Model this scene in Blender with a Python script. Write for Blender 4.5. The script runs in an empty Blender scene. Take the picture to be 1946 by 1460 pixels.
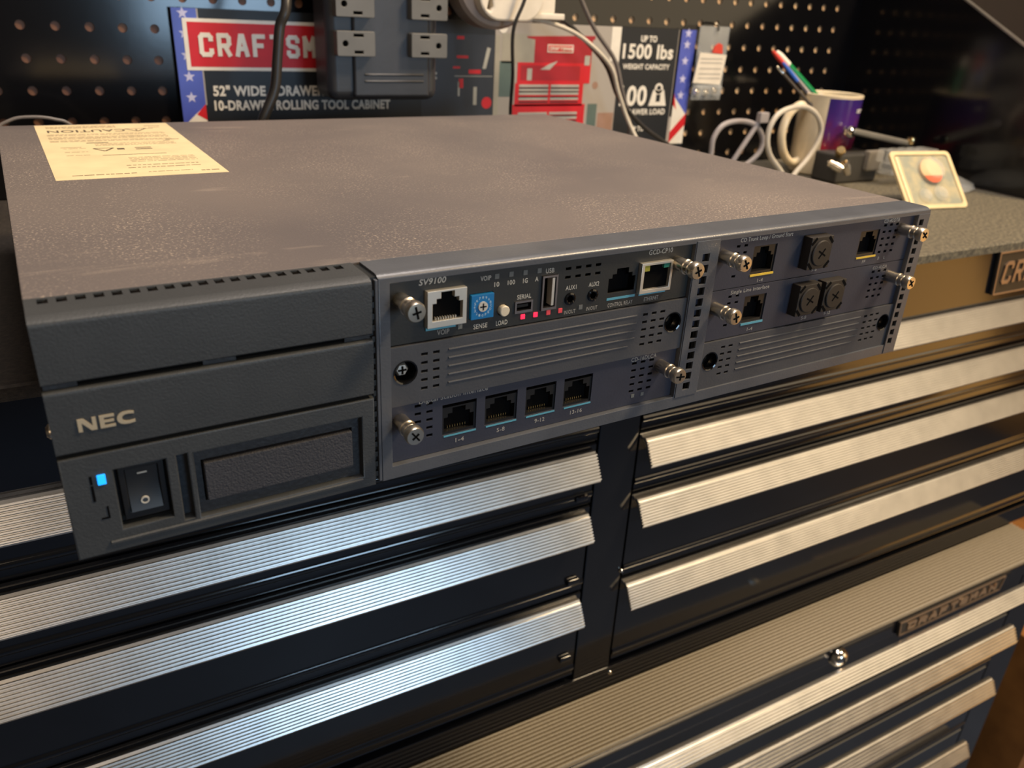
import bpy, bmesh, math, random
from mathutils import Vector, Matrix
random.seed(4)
SC = bpy.context.scene
COL = SC.collection
S = 0.001          # every length below is written in millimetres

# ------------------------------------------------------------------ camera
F_PX = 1528.63
cam_d = bpy.data.cameras.new('camera')
cam = bpy.data.objects.new('camera', cam_d); COL.objects.link(cam)
right = Vector((0.87738, -0.47729, 0.04903)); fwd = Vector((0.45062, 0.7846, -0.42584)); up = Vector((0.16478, 0.39572, 0.90347))
M = Matrix.Identity(4)
for i in range(3):
    M[i][0] = right[i]; M[i][1] = up[i]; M[i][2] = -fwd[i]
CW = Vector((16.056, -255.69, 174.066))
M.translation = CW*S
cam.matrix_world = M
cam_d.sensor_width = 36; cam_d.lens = F_PX/1946*36
cam_d.clip_start = 0.01; cam_d.clip_end = 50
cam_d.dof.use_dof = True; cam_d.dof.focus_distance = 0.37; cam_d.dof.aperture_fstop = 13.0
SC.camera = cam

# ------------------------------------------------------------------ world, lights, exposure
SC.view_settings.view_transform = 'Standard'; SC.view_settings.look = 'None'
SC.view_settings.gamma = 1; SC.view_settings.use_curve_mapping = False
SC.view_settings.exposure = 0.0
W = bpy.data.worlds.new('world'); SC.world = W; W.use_nodes = True
wn = W.node_tree.nodes; wl = W.node_tree.links
bg = wn['Background']; bg.inputs[0].default_value = (0.62, 0.50, 0.38, 1); bg.inputs[1].default_value = 0.10

def area(name, loc, target, sx, sy, power, color):
    d = bpy.data.lights.new(name, 'AREA'); d.shape = 'RECTANGLE'; d.size = sx; d.size_y = sy
    d.energy = power; d.color = color
    o = bpy.data.objects.new(name, d); COL.objects.link(o)
    o.location = Vector(loc)*S
    o.rotation_euler = (Vector(target)-Vector(loc)).to_track_quat('-Z', 'Y').to_euler()
    return o
area('ceiling_lamp_light', (1250, -420, 1400), (400, 300, 0), 0.3, 0.3, 36, (1.0, 0.76, 0.48))
area('ceiling_tube_light', (420, 120, 1500), (300, 260, 0), 1.0, 0.35, 22, (1.0, 0.88, 0.80))
area('garage_door_daylight', (700, -2300, 230), (420, -500, -1000), 0.6, 0.6, 15, (0.50, 0.74, 1.0))
area('garage_room_light', (2500, -1900, 500), (300, 100, -300), 1.6, 1.6, 15, (1.0, 0.78, 0.50))
area('side_reflection_fill', (3000, -1290, -760), (700, 158, -40), 1.0, 0.8, 3.6, (1.0, 0.50, 0.13))  # added unseen emitter, mirrored as orange in the chest fascia
area('rear_warm_fill', (-900, -2300, 1000), (100, 100, -200), 1.2, 0.8, 7, (1.0, 0.76, 0.52))  # added warm fill behind the camera for the left drawer pulls

# ------------------------------------------------------------------ materials
MATS = {}
def mat(name, color, rough=0.5, metal=0.0, emit=None, estr=0, noise=None, bump=None, trans=0, alpha=1, coat=0, spec=0.5):
    """noise=(scale, colour2, lo, hi) mixes a second colour by noise; bump=(scale, strength)"""
    if name in MATS: return MATS[name]
    m = bpy.data.materials.new(name); m.use_nodes = True
    nt = m.node_tree; b = nt.nodes['Principled BSDF']
    b.inputs['Base Color'].default_value = (*color, 1)
    b.inputs['Roughness'].default_value = rough; b.inputs['Metallic'].default_value = metal
    b.inputs['Specular IOR Level'].default_value = spec
    b.inputs['Coat Weight'].default_value = coat; b.inputs['Coat Roughness'].default_value = 0.08
    if trans: b.inputs['Transmission Weight'].default_value = trans
    if alpha < 1: b.inputs['Alpha'].default_value = alpha
    if emit: b.inputs['Emission Color'].default_value = (*emit, 1); b.inputs['Emission Strength'].default_value = estr
    tc = nt.nodes.new('ShaderNodeTexCoord')
    if noise is None: noise = (60, tuple(c*0.85 for c in color), 0.35, 0.75)
    n = nt.nodes.new('ShaderNodeTexNoise'); n.inputs['Scale'].default_value = noise[0]; n.inputs['Detail'].default_value = 5
    nt.links.new(tc.outputs['Object'], n.inputs['Vector'])
    mr = nt.nodes.new('ShaderNodeMapRange'); mr.inputs[1].default_value = noise[2]; mr.inputs[2].default_value = noise[3]
    nt.links.new(n.outputs['Fac'], mr.inputs[0])
    mx = nt.nodes.new('ShaderNodeMix'); mx.data_type = 'RGBA'
    mx.inputs[6].default_value = (*color, 1); mx.inputs[7].default_value = (*noise[1], 1)
    nt.links.new(mr.outputs[0], mx.inputs[0]); nt.links.new(mx.outputs[2], b.inputs['Base Color'])
    if bump:
        n2 = nt.nodes.new('ShaderNodeTexNoise'); n2.inputs['Scale'].default_value = bump[0]; n2.inputs['Detail'].default_value = 3
        nt.links.new(tc.outputs['Object'], n2.inputs['Vector'])
        bp = nt.nodes.new('ShaderNodeBump'); bp.inputs['Strength'].default_value = bump[1]; bp.inputs['Distance'].default_value = 0.0005
        nt.links.new(n2.outputs['Fac'], bp.inputs['Height']); nt.links.new(bp.outputs[0], b.inputs['Normal'])
    MATS[name] = m; return m

def dusty_steel():
    m = bpy.data.materials.new('dusty_steel'); m.use_nodes = True; nt = m.node_tree; b = nt.nodes['Principled BSDF']
    tc = nt.nodes.new('ShaderNodeTexCoord'); N = nt.nodes.new; L = nt.links.new
    base = (0.100, 0.088, 0.090, 1); dust = (0.44, 0.36, 0.29, 1)
    def noi(scale, det, lo, hi, vec=None, dist=0):
        n = N('ShaderNodeTexNoise'); n.inputs['Scale'].default_value = scale; n.inputs['Detail'].default_value = det; n.inputs['Distortion'].default_value = dist
        L(vec or tc.outputs['Object'], n.inputs['Vector'])
        r = N('ShaderNodeMapRange'); r.inputs[1].default_value = lo; r.inputs[2].default_value = hi; L(n.outputs['Fac'], r.inputs[0]); return r.outputs[0]
    fine = noi(900, 2, 0.56, 0.74); patch = noi(14, 4, 0.36, 0.72, dist=0.6); film = noi(5, 3, 0.3, 0.8)
    mp = N('ShaderNodeMapping'); mp.inputs['Scale'].default_value = (1, 4.5, 1); mp.inputs['Rotation'].default_value = (0, 0, 0.5); L(tc.outputs['Object'], mp.inputs[0])
    smear = noi(9, 4, 0.66, 0.80, mp.outputs[0], 1.5)
    a = N('ShaderNodeMath'); a.operation = 'MULTIPLY'; L(fine, a.inputs[0]); L(patch, a.inputs[1])
    a2 = N('ShaderNodeMath'); a2.operation = 'MULTIPLY_ADD'; L(film, a2.inputs[0]); a2.inputs[1].default_value = 0.22; L(a.outputs[0], a2.inputs[2])
    a3 = N('ShaderNodeMath'); a3.operation = 'MULTIPLY_ADD'; L(smear, a3.inputs[0]); a3.inputs[1].default_value = 0.30; L(a2.outputs[0], a3.inputs[2]); a3.use_clamp = True
    mx = N('ShaderNodeMix'); mx.data_type = 'RGBA'; mx.inputs[6].default_value = base; mx.inputs[7].default_value = dust
    L(a3.outputs[0], mx.inputs[0]); L(mx.outputs[2], b.inputs['Base Color'])
    b.inputs['Roughness'].default_value = 0.55; b.inputs['Metallic'].default_value = 0.0
    n2 = N('ShaderNodeTexNoise'); n2.inputs['Scale'].default_value = 1400; L(tc.outputs['Object'], n2.inputs['Vector'])
    bp = N('ShaderNodeBump'); bp.inputs['Strength'].default_value = 0.35; bp.inputs['Distance'].default_value = 0.0003
    L(n2.outputs['Fac'], bp.inputs['Height']); L(bp.outputs[0], b.inputs['Normal'])
    return m
def mug_paint():
    m = bpy.data.materials.new('mug_print'); m.use_nodes = True; nt = m.node_tree; b = nt.nodes['Principled BSDF']; N = nt.nodes.new; L = nt.links.new
    tc = N('ShaderNodeTexCoord'); sp = N('ShaderNodeSeparateXYZ'); L(tc.outputs['Object'], sp.inputs[0])
    n = N('ShaderNodeTexNoise'); n.inputs['Scale'].default_value = 70; L(tc.outputs['Object'], n.inputs['Vector'])
    ad = N('ShaderNodeMath'); ad.operation = 'MULTIPLY_ADD'; L(n.outputs['Fac'], ad.inputs[0]); ad.inputs[1].default_value = 0.035; L(sp.outputs[2], ad.inputs[2])
    mr = N('ShaderNodeMapRange'); mr.inputs[1].default_value = 0.01; mr.inputs[2].default_value = 0.115; L(ad.outputs[0], mr.inputs[0])
    cr = N('ShaderNodeValToRGB'); e = cr.color_ramp.elements
    e[0].position = 0; e[0].color = (0.65, 0.015, 0.01, 1); e[1].position = 1; e[1].color = (0.03, 0.02, 0.16, 1)
    for p_, c_ in ((0.3, (0.45, 0.02, 0.02, 1)), (0.5, (0.16, 0.02, 0.07, 1)), (0.7, (0.07, 0.02, 0.17, 1))):
        q = cr.color_ramp.elements.new(p_); q.color = c_
    L(mr.outputs[0], cr.inputs[0]); L(cr.outputs[0], b.inputs['Base Color']); b.inputs['Roughness'].default_value = 0.15
    return m

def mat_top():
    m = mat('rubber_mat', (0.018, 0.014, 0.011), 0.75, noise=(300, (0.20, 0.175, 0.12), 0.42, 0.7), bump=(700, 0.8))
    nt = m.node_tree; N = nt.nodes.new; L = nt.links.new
    # box shade painted in: base and dust colours darken toward the left
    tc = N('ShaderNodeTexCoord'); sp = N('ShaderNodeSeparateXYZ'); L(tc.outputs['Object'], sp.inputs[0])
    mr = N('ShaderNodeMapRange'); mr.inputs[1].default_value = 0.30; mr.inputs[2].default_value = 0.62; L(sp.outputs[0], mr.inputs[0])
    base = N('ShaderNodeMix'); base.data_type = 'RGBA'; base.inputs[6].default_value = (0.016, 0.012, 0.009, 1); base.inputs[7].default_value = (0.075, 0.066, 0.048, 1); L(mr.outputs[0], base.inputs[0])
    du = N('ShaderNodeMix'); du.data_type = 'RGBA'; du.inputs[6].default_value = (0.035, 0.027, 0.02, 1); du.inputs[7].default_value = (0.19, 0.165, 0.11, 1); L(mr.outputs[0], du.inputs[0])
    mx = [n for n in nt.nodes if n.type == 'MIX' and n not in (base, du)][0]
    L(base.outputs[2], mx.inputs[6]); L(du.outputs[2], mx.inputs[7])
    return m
STEEL = dusty_steel(); MUGP = mug_paint()
BEZEL = mat('bezel_blue_grey', (0.092, 0.100, 0.118), 0.32, 0.0, bump=(900, 0.15))
CARD_BLACK = mat('card_black', (0.016, 0.018, 0.019), 0.5, bump=(900, 0.1))
CARD_NAVY = mat('card_navy', (0.030, 0.034, 0.056), 0.5, bump=(900, 0.1))
BLANK = mat('blank_grey_blue', (0.056, 0.060, 0.072), 0.5, bump=(900, 0.15))
FASCIA = mat('fascia_grey_plastic', (0.047, 0.051, 0.055), 0.48, bump=(1200, 0.25))
FASCIA_D = mat('fascia_dark_plastic', (0.026, 0.028, 0.033), 0.5, bump=(500, 0.5))
DARK = mat('dark_cavity', (0.002, 0.002, 0.0025), 0.9, spec=0.1)
BLKPL = mat('black_plastic', (0.012, 0.012, 0.013), 0.35)
GLOSSBLK = mat('gloss_black_plastic', (0.006, 0.006, 0.007), 0.08)
NICKEL = mat('nickel_screw', (0.85, 0.76, 0.62), 0.30, 1.0)
SILVER = mat('port_shell_metal', (0.80, 0.77, 0.70), 0.38, 0.75)
GOLD = mat('gold_pin', (0.85, 0.65, 0.3), 0.3, 1.0)
PRINT = mat('print_grey', (0.55, 0.54, 0.50), 0.6)
PRINT_DIM = mat('print_dim', (0.36, 0.35, 0.33), 0.6)
CHAMP = mat('logo_champagne', (0.62, 0.53, 0.38), 0.35, 0.3)
BLUEBAR = mat('port_bar_blue', (0.10, 0.36, 0.50), 0.5)
YELLBAR = mat('port_bar_yellow', (0.80, 0.55, 0.06), 0.5)
ROTBLUE = mat('rotary_blue', (0.008, 0.17, 0.46), 0.4)
CREAM = mat('cream_button', (0.72, 0.64, 0.50), 0.4)
LED_OFF = mat('led_off', (0.16, 0.17, 0.17), 0.3)
LED_RED = mat('led_red_lit', (0.9, 0.02, 0.06), 0.3, emit=(1.0, 0.02, 0.06), estr=1.6)
LED_REDDIM = mat('led_red_dim', (0.5, 0.06, 0.07), 0.3, emit=(1.0, 0.08, 0.10), estr=0.25)
LED_BLUE = mat('led_blue_lit', (0.02, 0.3, 0.9), 0.3, emit=(0.01, 0.32, 1.0), estr=1.6)
LED_GREEN = mat('led_green', (0.04, 0.22, 0.16), 0.2); LED_YEL = mat('led_yellow', (0.35, 0.33, 0.06), 0.2)
LABEL = mat('label_cream', (0.86, 0.70, 0.42), 0.45)
LABINK = mat('label_ink', (0.26, 0.19, 0.11), 0.6); LABINK_D = mat('label_ink_dark', (0.10, 0.075, 0.05), 0.6)
CHEST = mat('black_gloss_paint', (0.0065, 0.007, 0.009), 0.12, coat=0.5, bump=(90, 0.05))
PEG = mat('pegboard_black_paint', (0.004, 0.004, 0.005), 0.13, bump=(60, 0.04))
ALU = mat('brushed_aluminium', (0.70, 0.68, 0.65), 0.32, 0.95)
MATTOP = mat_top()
LINER = mat('ribbed_liner', (0.34, 0.29, 0.21), 0.6, noise=(900, (0.26, 0.22, 0.16), 0.40, 0.62), bump=(1500, 0.2))
WALLM = mat('dark_brown_wall', (0.012, 0.006, 0.004), 0.8)
FLOORM = mat('daylit_concrete_floor', (0.075, 0.105, 0.17), 0.5, noise=(6, (0.055, 0.075, 0.12), 0.3, 0.7))  # blue tint stands in for daylight falling on the concrete
WOOD = mat('orange_wood', (0.36, 0.15, 0.035), 0.5, noise=(18, (0.20, 0.08, 0.02), 0.35, 0.7))
ROOMW = mat('orange_brown_wall', (0.50, 0.26, 0.08), 0.8)
P_BLACK = mat('poster_black', (0.007, 0.009, 0.013), 0.45); P_RED = mat('poster_red', (0.60, 0.008, 0.018), 0.5)
P_WHITE = mat('poster_white', (0.80, 0.76, 0.68), 0.4); P_BLUE = mat('poster_blue', (0.07, 0.10, 0.48), 0.35)
P_GREY = mat('poster_garage_grey', (0.36, 0.33, 0.30), 0.4, noise=(25, (0.36, 0.33, 0.30), 0.3, 0.7)); P_GREY2 = mat('poster_panel_grey', (0.36, 0.34, 0.28), 0.4)
P_STAR = mat('poster_star', (0.55, 0.55, 0.80), 0.4); P_DRED = mat('poster_deep_red', (0.36, 0.01, 0.02), 0.5)
P_SLATE = mat('poster_slate', (0.022, 0.028, 0.042), 0.45); P_STEEL = mat('poster_steel', (0.42, 0.42, 0.38), 0.4)
P_TEAL = mat('poster_teal', (0.10, 0.15, 0.14), 0.4); P_FLOOR = mat('poster_floor', (0.33, 0.20, 0.15), 0.4)
CARDB = mat('cardboard', (0.42, 0.30, 0.18), 0.8)
TOWER = mat('tower_charcoal', (0.040, 0.043, 0.052), 0.4, bump=(400, 0.2)); OUTLET = mat('outlet_grey', (0.14, 0.14, 0.135), 0.45)
WHITEPL = mat('white_plastic', (0.78, 0.72, 0.62), 0.35); TAUPE = mat('taupe_rim', (0.30, 0.24, 0.20), 0.45)
CORD = mat('black_cord', (0.025, 0.023, 0.022), 0.35); CORDG = mat('grey_cord', (0.16, 0.14, 0.13), 0.4); CORDW = mat('white_cord', (0.62, 0.56, 0.46), 0.4)
CORDS = mat('pale_grey_cable', (0.34, 0.31, 0.31), 0.4)
MUGW = mat('mug_white_glaze', (0.78, 0.66, 0.46), 0.2); GREEN = mat('marker_green', (0.01, 0.22, 0.06), 0.25)
PENRED = mat('pen_red', (0.65, 0.05, 0.03), 0.3); PENBLUE = mat('pen_blue', (0.04, 0.14, 0.55), 0.3)
CHROME = mat('chrome', (0.85, 0.80, 0.72), 0.12, 1.0); BRASS = mat('brass', (0.85, 0.62, 0.30), 0.2, 1.0)
CLEAR = mat('clear_plastic', (0.85, 0.85, 0.80), 0.10, alpha=0.2); CLEAR2 = mat('clear_film', (0.75, 0.78, 0.78), 0.15, alpha=0.22)
BLCARD = mat('blister_card', (0.40, 0.35, 0.22), 0.4, noise=(70, (0.26, 0.27, 0.21), 0.4, 0.6)); BLEDGE = mat('blister_rim', (0.72, 0.58, 0.33), 0.3)
ORANGE = mat('orange_print', (0.85, 0.40, 0.12), 0.35); BADGE = mat('badge_dark', (0.03, 0.025, 0.02), 0.35); BADGEM = mat('badge_metal', (0.50, 0.36, 0.25), 0.35, 0.8)

# ------------------------------------------------------------------ mesh helpers (millimetres)
def nb(): return bmesh.new()
def box(bm, x0, x1, y0, y1, z0, z1, bev=0, seg=2):
    vs = [bm.verts.new((x, y, z)) for x in (x0, x1) for y in (y0, y1) for z in (z0, z1)]
    F = [(0,1,3,2),(4,6,7,5),(0,4,5,1),(2,3,7,6),(0,2,6,4),(1,5,7,3)]
    fs = [bm.faces.new([vs[i] for i in f]) for f in F]
    if bev:
        old = set(bm.verts)-set(vs)
        es = list({e for f in fs for e in f.edges})
        bmesh.ops.bevel(bm, geom=es, offset=bev, segments=seg, affect='EDGES', profile=0.5)
        return [v for v in bm.verts if v not in old]
    return vs
def xform(bm, verts, mtx): bmesh.ops.transform(bm, matrix=mtx, verts=verts)
def lathe(bm, prof, c=(0,0,0), axis='z', seg=24):
    """prof = [(radius, height)...] closed at ends when radius is 0"""
    rings = []
    for r, h in prof:
        if r < 1e-6: rings.append([bm.verts.new(ax(c, 0, 0, h, axis))]); continue
        rings.append([bm.verts.new(ax(c, r*math.cos(2*math.pi*k/seg), r*math.sin(2*math.pi*k/seg), h, axis)) for k in range(seg)])
    for a, b in zip(rings, rings[1:]):
        for k in range(seg):
            k2 = (k+1) % seg
            if len(a) == 1 and len(b) == 1: continue
            if len(a) == 1: bm.faces.new((a[0], b[k], b[k2]))
            elif len(b) == 1: bm.faces.new((a[k], a[k2], b[0]))
            else: bm.faces.new((a[k], a[k2], b[k2], b[k]))
def ax(c, u, v, h, axis):
    if axis == 'z': return (c[0]+u, c[1]+v, c[2]+h)
    if axis == 'y': return (c[0]+u, c[1]+h, c[2]+v)
    return (c[0]+h, c[1]+u, c[2]+v)
def prism_x(bm, prof, x0, x1):
    """profile of (y, z) points pushed along x"""
    a = [bm.verts.new((x0, y, z)) for y, z in prof]; b = [bm.verts.new((x1, y, z)) for y, z in prof]
    n = len(prof)
    for i in range(n): bm.faces.new((a[i], b[i], b[(i+1) % n], a[(i+1) % n]))
    bm.faces.new(a[::-1]); bm.faces.new(b)
def tube(bm, pts, r, seg=8, cyc=False, sub=6):
    P = [Vector(p) for p in pts]; n = len(P); Q = []
    rng = range(n if cyc else n-1)
    for i in rng:
        p0 = P[(i-1) % n] if (cyc or i > 0) else P[0]*2-P[1]; p1 = P[i]; p2 = P[(i+1) % n]
        p3 = P[(i+2) % n] if (cyc or i+2 < n) else P[-1]*2-P[-2]
        for s in range(sub):
            t = s/sub
            Q.append(0.5*((2*p1)+(-p0+p2)*t+(2*p0-5*p1+4*p2-p3)*t*t+(-p0+3*p1-3*p2+p3)*t**3))
    if not cyc: Q.append(P[-1])
    rings = []; m = len(Q); prev = None
    for i, q in enumerate(Q):
        d = (Q[(i+1) % m]-Q[i-1]) if cyc else (Q[min(i+1, m-1)]-Q[max(i-1, 0)])
        d.normalize()
        a = prev - d*prev.dot(d) if prev else d.orthogonal()
        a.normalize(); prev = a; b = d.cross(a)
        rings.append([bm.verts.new(q+a*r*math.cos(2*math.pi*k/seg)+b*r*math.sin(2*math.pi*k/seg)) for k in range(seg)])
    for i in range(m if cyc else m-1):
        A = rings[i]; B = rings[(i+1) % m]
        for k in range(seg): bm.faces.new((A[k], A[(k+1) % seg], B[(k+1) % seg], B[k]))
    if not cyc: bm.faces.new(rings[0][::-1]); bm.faces.new(rings[-1])
def add_curve_mesh(bm, cu, fn):
    o = bpy.data.objects.new('tmp', cu); COL.objects.link(o)
    dg = bpy.context.evaluated_depsgraph_get(); dg.update()
    me = o.evaluated_get(dg).to_mesh()
    vs = [bm.verts.new(fn(v.co)) for v in me.vertices]
    for p in me.polygons:
        try: bm.faces.new([vs[i] for i in p.vertices])
        except ValueError: pass
    o.evaluated_get(dg).to_mesh_clear(); bpy.data.objects.remove(o); bpy.data.curves.remove(cu)
    return vs
def plate(bm, outer, holes, y0, y1, bev=0):
    """vertical plate in XZ with holes; outer and holes are polygons of (x, z); front face at y0, back at y1"""
    cu = bpy.data.curves.new('c', 'CURVE'); cu.dimensions = '2D'; cu.fill_mode = 'BOTH'; cu.extrude = (y1-y0)/2-bev
    cu.bevel_depth = bev; cu.bevel_resolution = 1; cu.offset = -bev
    for poly in [outer]+holes:
        s = cu.splines.new('POLY'); s.points.add(len(poly)-1); s.use_cyclic_u = True
        for p, (x, z) in zip(s.points, poly): p.co = (x, z, 0, 1)
    ym = (y0+y1)/2
    return add_curve_mesh(bm, cu, lambda c: (c.x, ym-c.z, c.y))
def R(x0, x1, z0, z1): return [(x0, z0), (x1, z0), (x1, z1), (x0, z1)]
def circ(cx, cz, r, n=24): return [(cx+r*math.cos(2*math.pi*k/n), cz+r*math.sin(2*math.pi*k/n)) for k in range(n)]
def rrect(x0, x1, z0, z1, r, n=4):
    P = []
    for cx, cz, a0 in ((x1-r, z0+r, -90), (x1-r, z1-r, 0), (x0+r, z1-r, 90), (x0+r, z0+r, 180)):
        for k in range(n+1):
            a = math.radians(a0+90*k/n); P.append((cx+r*math.cos(a), cz+r*math.sin(a)))
    return P
def text(bm, s, x0, x1, z0, z1, y, depth=0.06, bold=0.0, shear=0.0, flip=False, plane='xz'):
    """text stretched to fill the rectangle"""
    cu = bpy.data.curves.new('t', 'FONT'); cu.body = s; cu.size = 10; cu.extrude = 0.2; cu.offset = bold; cu.shear = shear
    cu.resolution_u = 3; cu.space_character = 1.05
    vs = add_curve_mesh(bm, cu, lambda c: (c.x, c.z, c.y))
    if not vs: return
    xa = min(v.co.x for v in vs); xb = max(v.co.x for v in vs); za = min(v.co.z for v in vs); zb = max(v.co.z for v in vs)
    for v in vs:
        u = (v.co.x-xa)/(xb-xa); w = (v.co.z-za)/(zb-za); d = -depth if v.co.y > 0 else 0.05
        if flip: u = 1-u; w = 1-w
        if plane == 'xz': v.co = (x0+u*(x1-x0), y+d, z0+w*(z1-z0))
        else: v.co = (x0+u*(x1-x0), z0+w*(z1-z0), y-d)
def ctext(bm, s, cx, cz, w, h, y, **k): text(bm, s, cx-w/2, cx+w/2, cz-h/2, cz+h/2, y, **k)
# heavy squared capitals used on the tool-storage signs; strokes on a 4 x 6 grid
GLY = {'C': [[(4,4.6),(4,5.3),(3.3,6),(0.7,6),(0,5.3),(0,0.7),(0.7,0),(3.3,0),(4,0.7),(4,1.4)]],
 'R': [[(0,0),(0,6),(3.3,6),(4,5.3),(4,3.5),(3.3,2.8),(0,2.8)], [(2.2,2.8),(4,0)]],
 'A': [[(0,0),(1.6,6),(2.4,6),(4,0)], [(0.6,2),(3.4,2)]],
 'F': [[(0,0),(0,6),(4,6)], [(0,3.1),(3.2,3.1)]],
 'T': [[(0,6),(4,6)], [(2,6),(2,0)]],
 'S': [[(4,4.7),(4,5.3),(3.3,6),(0.7,6),(0,5.3),(0,3.9),(0.7,3.2),(3.3,2.8),(4,2.1),(4,0.7),(3.3,0),(0.7,0),(0,0.7),(0,1.3)]],
 'M': [[(0,0),(0,6),(2,2.4),(4,6),(4,0)]], 'N': [[(0,0),(0,6),(4,0),(4,6)]], 'E': [[(4,0),(0,0),(0,6),(4,6)], [(0,3),(3.2,3)]]}
def sign_word(bm, word, x0, z0, cw, gap, h, t, yf, y0, y1, slant=0):
    k_ = 0
    for i, ch in enumerate(word):
        for st in GLY.get(ch, []):
            for a, b in zip(st, st[1:]):
                k_ = (k_+1) % 7; yk = y0-0.02*k_
                ax_, az = a[0]/4*(cw-t)+t/2, a[1]/6*(h-t)+t/2; bx_, bz = b[0]/4*(cw-t)+t/2, b[1]/6*(h-t)+t/2
                d = Vector((bx_-ax_, bz-az)); d.normalize(); n = Vector((-d.y, d.x))*t/2; e = d*t*0.35
                q = [(ax_-e.x+n.x, az-e.y+n.y), (bx_+e.x+n.x, bz+e.y+n.y), (bx_+e.x-n.x, bz+e.y-n.y), (ax_-e.x-n.x, az-e.y-n.y)]
                q = [(x0+i*(cw+gap)+x+slant*z, z0+z) for x, z in q]
                vs = [bm.verts.new((x, yk, z)) for x, z in q]+[bm.verts.new((x, y1, z)) for x, z in q]
                bm.faces.new(vs[:4]); bm.faces.new(vs[4:][::-1])
                for k in range(4): bm.faces.new((vs[k], vs[(k+1) % 4], vs[4+(k+1) % 4], vs[4+k]))
def obj(name, bm, m, parent=None, smooth=35, recalc=True):
    if recalc: bmesh.ops.recalc_face_normals(bm, faces=bm.faces)
    bmesh.ops.scale(bm, vec=(S, S, S), verts=bm.verts)
    me = bpy.data.meshes.new(name); bm.to_mesh(me); bm.free()
    o = bpy.data.objects.new(name, me); COL.objects.link(o)
    for mm in (m if isinstance(m, (list, tuple)) else [m]): me.materials.append(mm)
    if smooth:
        for p in me.polygons: p.use_smooth = True
        me.set_sharp_from_angle(angle=math.radians(smooth))
        w_ = o.modifiers.new('weighted_normals', 'WEIGHTED_NORMAL'); w_.keep_sharp = True; w_.weight = 80
    if parent: o.parent = parent
    return o
def tag(o, label, cat, group=None, kind=None):
    o['label'] = label; o['category'] = cat
    if group: o['group'] = group
    if kind: o['kind'] = kind
    return o
def thing(name, label, cat, loc=(0,0,0), rz=0, group=None, rot=None):
    o = bpy.data.objects.new(name, None); o.empty_display_size = 0.02; COL.objects.link(o)
    o.location = Vector(loc)*S; o.rotation_euler = rot or (0, 0, rz)
    return tag(o, label, cat, group)
def struct(name, bm, m, label=None):
    o = obj(name, bm, m); o['kind'] = 'structure'
    if label: o['label'] = label
    return o

# ------------------------------------------------------------------ the setting
b = nb(); box(b, -2600, 3200, 620, 720, -1250, 1400); struct('wall_back', b, WALLM, 'dark brown wall behind the black pegboard')
b = nb(); box(b, -2600, 3200, -3200, 720, -1300, -1250); struct('floor', b, FLOORM, 'concrete floor below the tool cabinet, bluish daylight put into its colour')
b = nb(); box(b, 3100, 3200, -3200, 620, -1250, 1400); struct('wall_right', b, ROOMW, 'orange brown wall far to the right')

# ------------------------------------------------------------------ upper tool chest
EY = 157.7
def handle_mesh(x0, x1, zt, yb=156, yf=144, h=20, ribs=9):
    """sloping ribbed pull: back top edge at (yb, zt), front bottom edge at (yf, zt-h)"""
    pr = [(yb+3, zt-1.6), (yb, zt-0.4), (yb-1.4, zt-0.6)]
    a = Vector((yb-2.6, zt-2.2)); c = Vector((yf, zt-h)); d = (c-a)/ribs; n = Vector((d.y, -d.x)).normalized()*-1
    if n.x > 0: n = -n
    for i in range(ribs):
        p = a+d*i
        pr += [tuple(p), tuple(p+d*0.10+n*1.6), tuple(p+d*0.50+n*1.6), tuple(p+d*0.74)]
    pr += [tuple(c), (yf+0.4, zt-h-1.2), (yf+2, zt-h-0.8), (yf+3.5, zt-h+2), (yb-1, zt-4), (yb+3, zt-3)]
    bm = nb(); prism_x(bm, pr, x0, x1); return bm
def drawer_mesh(x0, x1, zt, zb, y=EY+0.5):
    pr = [(y+8, zt), (y+1, zt), (y, zt-1), (y, zb+13), (y-1.2, zb+11.5), (y-1.7, zb+9.5), (y-1.2, zb+7.5), (y, zb+6.5), (y, zb+3), (y-0.4, zb+1.4), (y+0.5, zb), (y+8, zb)]
    bm = nb(); prism_x(bm, pr, x0, x1); return bm
chest = thing('tool_chest', 'black upper tool chest with ribbed aluminium drawer pulls under the phone system', 'tool chest', (347, 360, -368))
def off(bm, o): bmesh.ops.translate(bm, vec=[-c for c in o], verts=bm.verts); return bm
CO = (347, 360, -368)
XL0, XL1, XR0, XR1 = -313, 326.5, 368.5, 1007
# carcass as a set of boards
b = nb()
box(b, XL0, XR1, EY+8, 562, -368, -8, 0.8)                       # core behind the drawers
box(b, XL0, XR1, EY, EY+9, -58, -7.6, 0.8)                         # top fascia
box(b, XL0, XR1, EY, EY+9, -368, -345, 0.8)                      # bottom rail
box(b, 330, 366.5, EY+1, EY+9, -346, -57, 1)                     # centre post
box(b, XL0, XL0+18, EY, EY+9, -346, -57, 0.8); box(b, XR1-16, XR1, EY, EY+9, -346, -57, 0.8)
obj('body', off(b, CO), CHEST, chest)
rows = [-59.5, -115.2, -169.7, -252.2, -343]
for i in range(4):
    for (x0, x1, hx0, hx1) in ((XL0+20, 327.5, XL0+23, 324.4), (367.5, XR1-18, 370.4, XR1-22)):
        d = obj('drawer', off(drawer_mesh(x0, x1, rows[i]+3.5, rows[i+1]+5.5), CO), CHEST, chest, 40)
        h = obj('drawer_pull', off(handle_mesh(hx0, hx1, rows[i]), CO), ALU, d, 25); h['label'] = 'ribbed aluminium drawer pull'
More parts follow.
